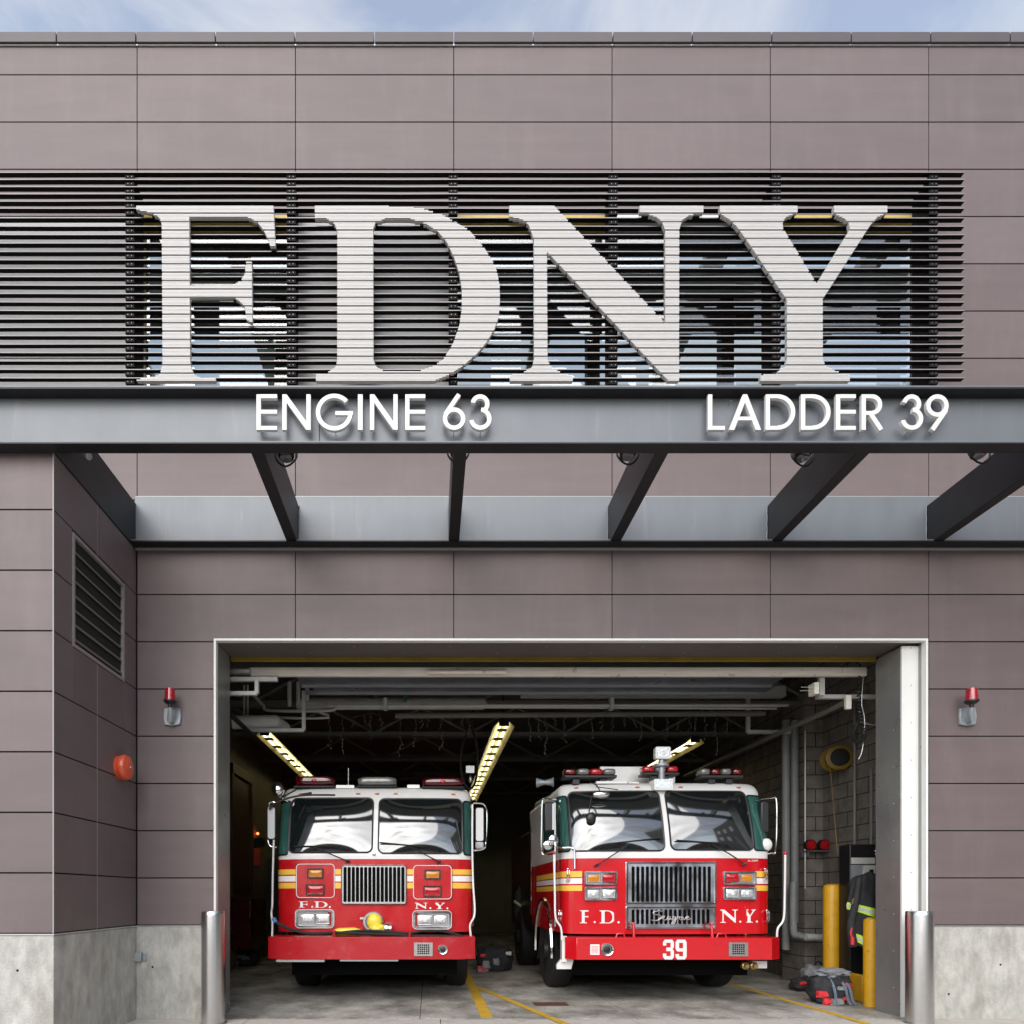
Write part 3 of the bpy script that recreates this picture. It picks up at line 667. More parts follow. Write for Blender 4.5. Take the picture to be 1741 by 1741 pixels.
# ------------------------------------------------------------------ garage overhead fittings
def at(px, py, D): return (X(px, D), D, Z(py, D))
def place(m, name, mat, lab, cat, group=None, bevel=0):
    c = [sum(p[i] for p in m.v)/len(m.v) for i in range(3)]; m.v = [(p[0]-c[0], p[1]-c[1], p[2]-c[2]) for p in m.v]
    return tag(m.build(name, mat, loc=c, bevel=bevel), lab, cat, group)
dr = thing('sectional_door', 'raised blue-grey steel garage door hanging under the ceiling', 'garage door', (0, 7.9, 4.0))
MB().box(X(500, 7.8), X(1345, 7.8), 0, .32, -.02, .03).box(X(520, 8)+.02, X(1340, 8), .36, .62, -.02, .03).build('door_section', DOORST, dr, bevel=.004)
MB().box(X(500, 7.8), X(1345, 7.8), .322, .358, -.045, -.018).box(X(500, 7.8), X(1340, 7.8), .622, .658, -.045, -.0).build('section_rail', TRIM, dr)
MB().box(X(392, 7.5), X(1492, 7.5), -.42, -.4, .02, .16).build('top_seal', DOORST, dr)
MB().box(X(440, 7.4), X(1450, 7.4), -.405, -.395, .085, .10).build('edge_rail', TRIM, dr)
place(MB().box(X(425, 7.5), X(1476, 7.5), 7.52, 7.58, Z(1150, 7.55), Z(1136, 7.55)), 'timber_beam', WOODW, 'long pale scuffed timber beam across the top of the opening', 'beam', bevel=.003)
m = MB(); m.tube([at(392, 1141, 7.5), at(426, 1141, 7.5)], .045, 14)
for i in range(12): m.lathe(at(398+i*2.4, 1141, 7.5), (1, 0, 0), [(0, .051), (.006, .051)], 14)
place(m, 'torsion_spring', PIPEG, 'short coiled torsion spring at the left end of the timber beam', 'spring')
m = MB(); a_ = at(728, 1143, 7.45)
m.tube([at(728, 1143, 7.48), at(862, 1143, 7.48)], .02, 10)
for i in range(44): m.lathe(at(728+i*3.05, 1143, 7.48), (1, 0, 0), [(0, .028), (.009, .028)], 12)
place(m, 'coil_spring', WOODW, 'pale coil spring lying along the middle of the timber beam', 'spring')
def bracket(pts, w0, D, lab, d=.05, mat=PIPE, name='angle_bracket'):
    m = MB()
    for i in range(len(pts)-1):
        (a, b), (c, e) = pts[i], pts[i+1]
        p0, p1 = at(a, b, D), at(c, e, D); s_ = seg((p0[0], p0[2]), (p1[0], p1[2]), w0)
        m.prism(s_, D+.001*i, D+d-.001*i)
    place(m, name, mat, lab, 'bracket')
bracket([(385, 1154), (471, 1154)], .045, 7.45, 'long white angle iron at the upper left of the opening')
bracket([(436, 1156), (436, 1178), (388, 1178)], .042, 7.42, 'white L-shaped angle bracket below the long angle iron at left')
bracket([(516, 1174), (516, 1241), (420, 1241)], .045, 8.6, 'hanging white angle iron frame above the left row of lights')
bracket([(1398, 1182), (1398, 1148)], .06, 7.6, 'short white vertical hanger at the upper right of the opening')
bracket([(1390, 1184), (1496, 1184)], .045, 7.7, 'white horizontal angle iron at the upper right of the opening')
place(MB().box(X(1383, 7.5), X(1391, 7.5), 7.48, 7.6, Z(1180, 7.5), Z(1161, 7.5)).box(X(1360, 7.5), X(1383, 7.5), 7.5, 7.505, Z(1174, 7.5)-.003, Z(1174, 7.5)).box(X(1362, 7.5), X(1383, 7.5), 7.5, 7.505, Z(1168, 7.5)-.003, Z(1168, 7.5)), 'limit_switch', WOODW, 'pale limit switch with two rods at the upper right of the opening', 'switch')
# door tracks running back
place(MB().tube([at(1438, 1194, 7.7), (X(1438, 7.7)-.02, 12.5, Z(1194, 7.7))], .035, 8), 'door_track', ISTEEL, 'steel door track running back from the upper right corner', 'door track')
place(MB().tube([(X(396, 7.6), 7.6, 3.05+.35), (X(396, 7.6)-.02, 12.5, 3.05+.35)], .03, 8), 'door_track', BLKST, 'dark steel door track running back along the left side', 'door track')
place(MB().box(X(1434, 7.65), X(1443, 7.65), 7.6, 7.64, Z(1205, 7.6), Z(1182, 7.6)), 'track_bracket', WOODW, 'small pale plate holding the end of the right door track', 'bracket')
place(MB().tube([at(395, 1228, 8.6), at(470, 1228, 8.7), at(487, 1237, 8.9)], [.09, .095, .06], 20), 'air_duct', PIPE, 'ribbed round white duct at the upper left', 'duct')
place(MB().tube([(-1.9, 9.3, 4.06), (.75, 9.3, 4.06)], .085, 20).ball((.75, 9.3, 4.06), .085), 'white_tank', PIPE, 'long white cylinder with rounded end under the ceiling', 'tank')
place(MB().box(X(885, 9.3), X(1330, 9.3), 9.2, 9.32, Z(1187, 9.3), Z(1170, 9.3)), 'ceiling_beam', PIPE, 'white flat beam under the ceiling at the right', 'beam')
place(MB().tube(smooth([at(430, 1180, 8.9), at(448, 1200, 8.9), at(460, 1208, 8.9), at(560, 1208, 8.9), at(575, 1201, 8.9), at(640, 1200, 8.9), at(1340, 1199, 8.9)], 4), .022, 8), 'conduit', PIPE, 'pale conduit pipe crossing under the ceiling with a bend at left', 'pipe', 'pipes under the garage ceiling')
place(MB().tube(smooth([at(470, 1220, 9), at(560, 1220, 9), at(605, 1203, 9), at(1320, 1204.5, 9)], 4), .018, 8), 'conduit', PIPE, 'lower pale conduit running just under the bent conduit', 'pipe', 'pipes under the garage ceiling')
place(MB().tube([at(672, 1217, 9.2), at(1300, 1213, 9.2)], .038, 10), 'conduit', ISTEEL, 'dim thick pipe below the two conduits', 'pipe', 'pipes under the garage ceiling')
for i, px in enumerate((492, 507, 522)):
    place(MB().tube([at(px, 1160, 8.9), at(px, (1198, 1194, 1188)[i], 8.9)], .03, 12).ball(at(px, (1198, 1194, 1188)[i], 8.9), .03), 'pipe_stub', PIPE, ('left', 'middle', 'right')[i]+' one of three capped white pipe ends hanging at left', 'pipe', 'capped pipe ends')
for px, l_ in ((415, 'left'), (421, 'right')):
    place(MB().tube([at(px, 1165, 8.8), at(px, 1218, 8.8)], .014, 8), 'hanging_pipe', PIPE, l_+' of two thin pipes hanging above the duct', 'pipe', 'thin hanging pipes')
bracket([(1273, 1172), (1273, 1244), (1345, 1244)], .05, 9.4, 'hanging grey angle iron at the right rear')
place(MB().box(X(686, 9.15), X(691, 9.15), 9.15, 9.19, Z(1192, 9.15), Z(1175, 9.15)), 'green_tag', M('green_tag', (.01, .2, .06), .5), 'small green tag hanging from the white cylinder', 'tag')
for px in (655, 1041): place(MB().box(X(px-3, 8.85), X(px+3, 8.85), 8.85, 8.95, Z(1207, 8.9), Z(1188, 8.9)), 'pipe_hanger', PIPE, 'pipe clamp on the conduit, '+('left one' if px < 900 else 'right one'), 'clamp', 'pipe clamps')
PGREY = M('grey_painted_pipe', (.24, .25, .25), .5, var=.15)
for px, l_ in ((1336, 'left'), (1351, 'right')):
    place(MB().tube([(X(px, 9.6), 9.6, 3.9), (X(px, 9.6), 9.6, .9 if px > 1340 else .5)], .055, 14), 'vertical_pipe', PGREY, l_+' of the two big upright pipes beside the block pilaster', 'pipe', 'upright pipes by the pilaster')
place(MB().tube(smooth([at(1349, 1500, 9.3), at(1349, 1580, 9.3), at(1356, 1590, 9.3), at(1372, 1593, 9.3)], 4), .05, 12), 'drain_pipe', PGREY, 'bent white drain pipe low beside the pilaster', 'pipe')
place(MB().tube([at(1370, 1593, 9.2), at(1397, 1594, 9.2)], .05, 12), 'pipe_insulation', SILT, 'short horizontal silver wrapped pipe in front of the pilaster', 'pipe')
place(MB().tube([(X(1362, 9.5), 9.4, 3.7), (X(1362, 9.5), 9.4, 1.4)], .014, 8), 'thin_pipe', PIPEG, 'thin upright pipe left of the pilaster', 'pipe')

# rows of fluorescent lights
def lights(x, y0_, y1_, z, lab):
    f = thing('fluorescent_light', lab, 'light', (x, y0_, z), 'rows of lit fluorescent lights')
    n = max(1, round((y1_-y0_)/1.25)); l = (y1_-y0_)/n
    h = MB(); yy = y1_-y0_
    prof = [(-.165, -.03), (-.075, .055), (.075, .055), (.165, -.03)]
    for i in range(3):
        a, b = prof[i], prof[i+1]
        h.add([(a[0], 0, a[1]), (b[0], 0, b[1]), (b[0], yy, b[1]), (a[0], yy, a[1]), (a[0], 0, a[1]+.006), (b[0], 0, b[1]+.006), (b[0], yy, b[1]+.006), (a[0], yy, a[1]+.006)],
              [(0, 3, 2, 1), (4, 5, 6, 7), (0, 1, 5, 4), (2, 3, 7, 6), (1, 2, 6, 5), (0, 4, 7, 3)])
    h.build('reflector', LHOUS, f)
    MB().box(-.08, .08, -.012, 0, -.02, .075).build('end_cap', BLKST, f)
    for i in range(n):
        for s_ in (-.05, .05):
            MB().tube([(s_, i*l+.08, .018), (s_, (i+1)*l-.08, .018)], .016, 8).build('tube', TUBE, f)
        for k_ in (.25, .75): MB().box(-.078, .078, i*l+l*k_-.09, i*l+l*k_+.09, -.010, -.004).build('lamp_guard', GUARD, f)
    MB().tube([(0, .1, .07), (0, .1, .7)], .01, 6).tube([(0, yy-.1, .07), (0, yy-.1, .7)], .01, 6).build('hanger', BLKST, f)
lights(X(450, 10.9), 10.9, 18.0, 4.02, 'left row of lit fluorescent lights under the garage ceiling')
lights(X(857, 10.3), 10.3, 18.6, 4.02, 'centre row of lit fluorescent lights between the two trucks')
lights(X(1182, 11.4), 11.4, 17.5, 4.02, 'right row of lit fluorescent lights behind the roof spotlight')
# icicle string lights
def icicles(px0, px1, D, seed, lab):
    rd = random.Random(seed); m = MB(); x = px0; top = []
    while x < px1:
        x0, y0_, z0 = at(x, 1214+rd.uniform(-3, 6), D); top.append((x0, D, z0)); l = rd.uniform(.12, .55); k = int(l/.06)+2
        pts = [(x0+rd.uniform(-.012, .012)*j**.5, D+rd.uniform(-.01, .01), z0-l*j/k) for j in range(k+1)]
        m.tube(pts, .0014, 4)
        for p in pts[1:]:
            q = Vector(p); m.tube([q, q+Vector((rd.uniform(-.03, .03), 0, -rd.uniform(.01, .03)))], .0035, 4)
        x += rd.uniform(10, 26)
    m.tube(top, .0018, 4)
    place(m, 'string_lights', ISTEEL, lab, 'string lights')
icicles(560, 660, 9.0, 1, 'thin icicle string lights hanging above the left truck')
icicles(680, 800, 9.1, 2, 'thin icicle string lights hanging between left truck and centre lights')
icicles(900, 1260, 9.0, 3, 'thin icicle string lights hanging above the right truck')
# black hanging exhaust hose
place(MB().tube(smooth([at(808, 1190, 9.9), at(800, 1230, 9.9), at(786, 1270, 9.9), at(784, 1310, 9.9), at(795, 1340, 9.9), at(808, 1330, 9.9), at(812, 1280, 9.9), at(802, 1235, 9.9), at(796, 1210, 9.9)], 8), .018, 8), 'hanging_hose', RUBBER, 'black looped hose hanging beside the centre row of lights', 'hose')
place(MB().ball(at(800, 1325, 9.7), .03, .03, .06).box(X(792, 9.7), X(806, 9.7), 9.65, 9.75, Z(1315, 9.7), Z(1303, 9.7)), 'hose_nozzle', SILVER, 'metal nozzle at the end of the black looped hose', 'nozzle')
# coiled black cable and thin white wire at right
m = MB(); top = at(1459, 1118, 7.55); pts = []
path = smooth([at(1459, 1118, 7.55), at(1460, 1170, 7.55), at(1461, 1210, 7.55), at(1467, 1240, 7.55), at(1468, 1255, 7.55), at(1458, 1262, 7.55), at(1450, 1252, 7.55), at(1455, 1238, 7.55), at(1459, 1228, 7.55)], 40)
for i, p in enumerate(path):
    a = i*.9; pts.append((p.x+.02*math.cos(a), p.y+.02*math.sin(a), p.z))
place(m.tube(pts, .0075, 5), 'coiled_cable', BLACK, 'black coiled cable hanging in a loop at the upper right', 'cable')
place(MB().tube(smooth([at(1468, 1150, 7.6), at(1465, 1195, 7.6), at(1469, 1215, 7.6), at(1470, 1240, 7.6), at(1466, 1275, 7.6), at(1460, 1291, 7.6)], 6), .004, 5), 'thin_wire', TRIM, 'thin white wire hanging beside the coiled cable', 'wire')
place(MB().tube(smooth([at(1468, 1229, 7.5), at(1480, 1232, 7.5), at(1500, 1234, 7.5)], 4), .007, 6), 'white_tube_end', TRIM, 'short white tube sticking out from the right jamb', 'tube')

# right wall equipment
wx = GX1
for D, z0, z1, l_ in ((8.05, 2.0, 3.9, 'upright steel conduit on the block wall nearest the opening'), (8.75, 1.75, 3.9, 'upright steel conduit passing behind the yellow hose reel'), (8.42, 1.95, 2.95, 'short bent steel conduit between two tall ones')):
    place(MB().tube([(wx-.03, D, z0), (wx-.03, D, z1)], .016, 8), 'wall_conduit', PIPEG, l_, 'pipe', 'conduits on the right wall')
place(MB().box(wx-.07, wx-.002, 8.0, 8.1, 2.78, 2.93), 'conduit_box', PIPEG, 'small round-cornered conduit box on the right block wall', 'box', bevel=.02)
REELY = M('shaded_yellow', (.22, .13, .012), .5)  # reel yellow darkened to put the dim interior into the colour
c = (wx-.16, 8.95, Z(1290, 8.95)); f = thing('hose_reel', 'yellow hose reel with black drum high on the right block wall', 'hose reel', c)
MB().lathe((0, -.08, 0), (-.25, -1, 0), [(0, .17), (.012, .17), (.02, .15)], 28).lathe((0, .06, 0), (-.25, -1, 0), [(0, .17), (.012, .17)], 28).box(.05, .15, -.02, .02, -.15, .15).build('frame', REELY, f)
MB().lathe((0, -.09, 0), (-.25, -1, 0), [(-.1, .12), (.02, .12), (.03, .10)], 28).build('drum', RUBBER, f)
MB().tube([(-.12, -.05, -.08), (-.13, -.1, -.22), (-.13, -.25, -1.35)], .006, 6).build('air_line', REELY, f)
# shelf with two red lamps on the pilaster
c = (5.62, 9.3, Z(1446, 9.3)); sh = tag(MB().box(-.19, .19, 0, .19, -.012, 0).box(-.16, -.14, .03, .19, -.08, -.013).box(.14, .16, .03, .19, -.08, -.013).build('wall_shelf', SILVER, loc=c), 'small steel shelf on the block pilaster holding two red lamps', 'shelf')
for dx, l_ in ((-.105, 'left'), (.095, 'right')):
    f = thing('red_lamp', l_+' of two dark red lamps on the small wall shelf', 'lamp', (c[0]+dx, c[1]+.08, c[2]+.001), 'red lamps on the shelf')
    MB().lathe((0, .06, .08), (0, -1, 0), [(0, .05), (.03, .085), (.09, .085), (.1, .078)], 24).build('housing', BLACK, f)
    MB().lathe((0, -.035, .08), (0, -1, 0), [(0, .076), (.02, .06), (.03, .0)], 24).build('lens', REDL, f)
# yellow bollards
def ybol(x, y, h, r, lab):
    m = MB().lathe((0, 0, 0), (0, 0, 1), [(0, r), (h-.05, r), (h-.02, r*.9), (h, r*.5)], 32)
    tag(m.build('yellow_bollard', YPAINT, loc=(x, y, 0)), lab, 'bollard', 'yellow bollards inside the garage')
ybol(X(1414, 8.5), 8.5, Z(1503, 8.5), .10, 'tall yellow bollard behind the bags at the right')
ybol(X(1482.5, 7.62), 7.62, Z(1560, 7.62), .088, 'yellow bollard under the hanging coat by the right jamb')
place(MB().box(X(1452, 8.0), X(1476, 7.8), 7.85, 8.1, 0, .34), 'yellow_kerb_block', YPAINT, 'low yellow block between the two yellow bollards', 'block', bevel=.02)
# fuel cabinet
c = (5.44, 8.15, 0); f = thing('fuel_cabinet', 'black and grey fuel dispenser cabinet behind the hanging coat', 'cabinet', c)
MB().box(-.13, .33, .02, .24, .0, 1.95).build('body', BLACK, f, bevel=.01)
MB().box(-.12, .17, -.01, .019, 1.70, 1.78).build('header_panel', CREAM, f, bevel=.004)
MB().box(-.12, .17, -.004, .019, 1.46, 1.69).build('recess_panel', GREYC, f)
MB().prism([(.0, 1.47), (.165, 1.47), (.165, 1.68), (.03, 1.68)], -.02, -.005).build('keypad', CREAM, f)
MB().box(.09, .14, -.024, -.0205, 1.57, 1.63).build('display', BLACK, f)
MB().box(.18, .33, -.03, .019, 1.42, 2.25).build('side_housing', BLACK, f, bevel=.01)
MB().tube(smooth([(.22, -.05, 1.5), (.2, -.06, 1.62), (.26, -.06, 1.7), (.32, -.06, 1.62), (.3, -.06, 1.5)], 5), .018, 8).build('nozzle_holder', SILVER, f)
place(MB().ball((5.66, 8.05, 1.84), .11, .07, .055, amp=.6, freq=3, seed=3), 'white_rag', WHITE, 'crumpled white rag on top of the fuel cabinet', 'rag')
# tall dark brown thing beside bollard: long-handled tool board
place(MB().prism([(5.50, 1.45), (5.56, 1.47), (5.60, 1.35), (5.58, 1.1), (5.53, .75), (5.51, .75)], 8.75, 8.80), 'yellow_board', YPAINT, 'narrow yellow leaning board behind the tall yellow bollard', 'board')
# hanging turnout coat
c = (X(1474, 7.8), 7.80, 0); f = thing('turnout_coat', 'black firefighter coat with lime and silver bands hung by the right jamb', 'coat', c)
secs = [(1.58, .02, .03), (1.54, .13, .08), (1.45, .19, .11), (1.3, .20, .12), (1.1, .215, .13), (.9, .225, .135), (.72, .235, .14), (.62, .22, .13)]
def coatp(k, a, off=0):
    z, rx, ry = k; fold = 1+.10*math.sin(a*5+z*4)+.07*math.sin(a*9-z*7); sag = .07*math.sin(a)*(1.5-z)-.16*math.cos(a)*(1.5-z)
    return (math.cos(a)*(rx*fold+off)+.03*(1.5-z), math.sin(a)*(ry*fold+off), z+sag)
def interp(z):
    for a, b in zip(secs, secs[1:]):
        if a[0] >= z >= b[0]: t = (a[0]-z)/(a[0]-b[0]); return tuple(a[i]+(b[i]-a[i])*t for i in range(3))
m = MB(); n = 48; kk = [interp(1.579-.0305*i) for i in range(32)]
vs = [coatp(k, 2*math.pi*j/n) for k in kk for j in range(n)]
m.add(vs, [(i*n+j, (i+1)*n+j, (i+1)*n+(j+1) % n, i*n+(j+1) % n) for i in range(31) for j in range(n)]+[tuple(range(n))]); m.build('shell', CANVAS, f, smooth=60)
def band(za, zb, mat, off, nm):
    m = MB(); r_ = [interp(za-(za-zb)*i/4) for i in range(5)]
    vs = [coatp(k, 2*math.pi*j/n, off) for k in r_ for j in range(n+1)]
    m.add(vs, [(i*(n+1)+j, (i+1)*(n+1)+j, (i+1)*(n+1)+j+1, i*(n+1)+j+1) for i in range(4) for j in range(n)]); m.build(nm, mat, f, smooth=60)
band(1.17, 1.07, LIME, .006, 'lime_band'); band(1.14, 1.10, SILT, .009, 'silver_band')
band(.78, .67, LIME, .006, 'lime_band'); band(.745, .70, SILT, .009, 'silver_band')
MB().tube(smooth([(-.16, -.1, 1.5), (-.22, -.12, 1.2), (-.26, -.1, .95), (-.22, -.08, .7)], 6), [.03+.0012*i for i in range(19)], 12).build('sleeve', CANVAS, f)
MB().lathe((-.26, -.12, 1.2), (.3, 0, 1), [(0, .018), (.07, .018), (.08, .01)], 10).build('tool', WOOD, f)
MB().tube(smooth([(-.26, -.13, .95), (-.28, -.13, .85), (-.25, -.13, .78)], 4), .012, 6).lathe((-.26, -.13, .72), (0, 0, 1), [(0, .02), (.09, .02)], 10).build('red_clip', REDF, f)
# bags
def bag(c, sx, sy, sz, mat, lab, seed, extras=()):
    f = thing('gear_bag', lab, 'bag', c, 'gear bags on the garage floor')
    MB().ball((0, 0, sz*.98), sx, sy, sz, n=40, k=24, amp=.22, freq=2.2, seed=seed, e=.62).build('bag_body', mat, f, smooth=60)
    rd = random.Random(seed)
    for mt, n_ in extras:
        for i in range(n_):
            a = rd.uniform(-.95, .95); h = rd.uniform(.1, 1.7)
            if mt is BLUEF:
                MB().tube(smooth([(a*sx*.6, -sy*.4, sz*1.9), (a*sx*.75, -sy*1.12, sz*1.3), (a*sx*.8+.03, -sy*1.15, sz*.4), (a*sx*.9+.05, -sy*1.2, .012)], 6), .017, 6).build('strap', mt, f)
            else:
                MB().ball((a*sx*.9, -sy*(1.0-.25*abs(a)), sz*h), sx*rd.uniform(.12, .3), sy*.2, sz*rd.uniform(.1, .26), amp=.5, freq=3, seed=i+seed, e=.45).build('pocket', mt, f)
    MB().tube(smooth([(-sx*.3, 0, sz*1.85), (-sx*.1, -.02, sz*2.25), (sx*.15, -.02, sz*2.2), (sx*.3, 0, sz*1.8)], 6), .012, 8).build('handle', CANVAS, f)
bag((X(1418, 7.75), 7.85, .0), .22, .17, .17, CANVAS, 'black gear bag with red pockets and blue straps in front of the yellow bollard', 4, ((REDF, 5), (BLUEF, 3), (GREYF, 2)))
place(MB().ball((X(1423, 7.75), 7.85, .37), .20, .13, .055, amp=.4, freq=3, seed=8, n=30, k=16), 'folded_cloth', GREYF, 'grey crumpled cloth lying on the black gear bag', 'cloth')
bag((X(1390, 9), 9.0, .0), .20, .15, .17, GREYF, 'grey gear bag behind the black one at the pilaster', 11, ((GREYF, 1),))
bag((X(1364, 8.9), 8.85, .0), .17, .12, .09, CANVAS, 'small dark gear bag with red and blue pieces beside the right truck', 21, ((REDF, 3), (BLUEF, 2)))
bag((X(840, 11.2), 11.2, .0), .30, .2, .22, CANVAS, 'dark gear bag with grey flap between the trucks', 31, ((REDF, 3), (GREYF, 4), (WHITE, 1)))
bag((X(412, 12.0), 12.0, .0), .3, .2, .16, CANVAS, 'dark gear bag by the left garage wall', 41, ((GREYF, 3),))
# floor drain plate
tag(MB().box(-.2, .2, -.12, .12, .001, .005).build('drain_cover', RUST, loc=(X(937, 7.72), 7.75, 0)), 'rusty rectangular drain cover in the garage floor between the trucks', 'drain cover')
# left wall furniture
f = thing('interior_door', 'brown wooden door with frame in the left garage wall', 'door', (GX0, 11.9, 0))
MB().box(.001, .05, -.55, .55, 1.35, 3.45).build('door_leaf', WOOD, f); MB().box(.001, .08, -.65, -.552, 1.3, 3.6).box(.001, .08, .552, .65, 1.3, 3.6).box(.001, .09, -.65, .65, 3.451, 3.62).build('door_frame', WOOD, f)
place(MB().box(GX0+.001, GX0+.35, 11.4, 12.5, .35, 1.25), 'red_cabinet', REDD, 'dark red low cabinet against the left garage wall', 'cabinet', bevel=.01)
f = thing('exit_light', 'small lit red exit light on the left wall above a black box', 'light', (GX0+.05, 13.0, 2.45)); MB().ball((0, 0, .1), .025).build('bulb', M('red_glow', (1, .2, .1), .5, emit=(1, .12, .03), es=8), f); MB().box(-.04, .12, -.1, .12, -.16, .0).build('box', BLACK, f)
place(MB().box(GX0+.001, GX0+.12, 12.9, 13.05, 1.9, 2.25), 'fire_extinguisher_box', ORED, 'small orange-red box under the exit light', 'box')
place(MB().box(GX0+.001, GX0+.5, 14.0, 14.8, 0, 2.1), 'locker', M('locker_grey', (.05, .06, .055), .4), 'tall dark green-grey locker on the left garage wall', 'locker', bevel=.01)
place(MB().box(GX0+.001, GX0+.03, 15.5, 15.8, 2.2, 2.6), 'notice', CREAM, 'pale notice on the left garage wall', 'notice')
DLIME = M('dim_lime', (.35, .45, .2), .5)
# coat hung far between the trucks
f = thing('turnout_coat', 'dark firefighter coat with lime bands hung on the right truck side', 'coat', (X(888, 12.2), 12.2, 1.05)); MB().ball((0, 0, .1), .16, .1, .35, amp=.25).build('shell', CANVAS, f)
for q in ([(-.17, -.1, .15), (-.02, -.13, .05)], [(.0, -.12, .42), (.12, -.1, .36)]): MB().tube(q, .028, 6).build('lime_band', DLIME, f)

# ------------------------------------------------------------------ fire trucks
def norm(loops):
    xs = [p[0] for p in loops[0]]; ys = [p[1] for p in loops[0]]; x0, x1, y0_, y1_ = min(xs), max(xs), min(ys), max(ys)
    return [[((p[0]-x0)/(x1-x0), (y1_-p[1])/(y1_-y0_)) for p in l] for l in loops]
SER = {'F': [[(0,0),(.52,0),(.52,.05),(.36,.08),(.36,.46),(.66,.46),(.70,.34),(.76,.34),(.76,.68),(.70,.68),(.66,.55),(.36,.55),(.36,.90),(.80,.90),(.92,.72),(1,.72),(.97,1),(0,1),(0,.95),(.14,.92),(.14,.08),(0,.05)]], 'D': norm([GD, GDH]), 'N': norm([GN]), 'Y': norm([GY])}
OCT3 = [(0, .78), (0, .87), (.16, 1), (.84, 1), (1, .87), (1, .62), (.88, .52), (1, .42), (1, .13), (.84, 0), (.16, 0), (0, .13), (0, .30), (.30, .30), (.30, .17), (.70, .17), (.70, .42), (.30, .42), (.30, .60), (.70, .60), (.70, .84), (.30, .84), (.30, .70), (0, .70)]
OCT9 = [(0, .87), (.16, 1), (.84, 1), (1, .87), (1, .13), (.84, 0), (.16, 0), (0, .13), (0, .27), (.32, .27), (.32, .16), (.68, .16), (.68, .40), (.16, .40), (0, .52)]
OCT9H = [(.32, .56), (.68, .56), (.68, .84), (.32, .84)]

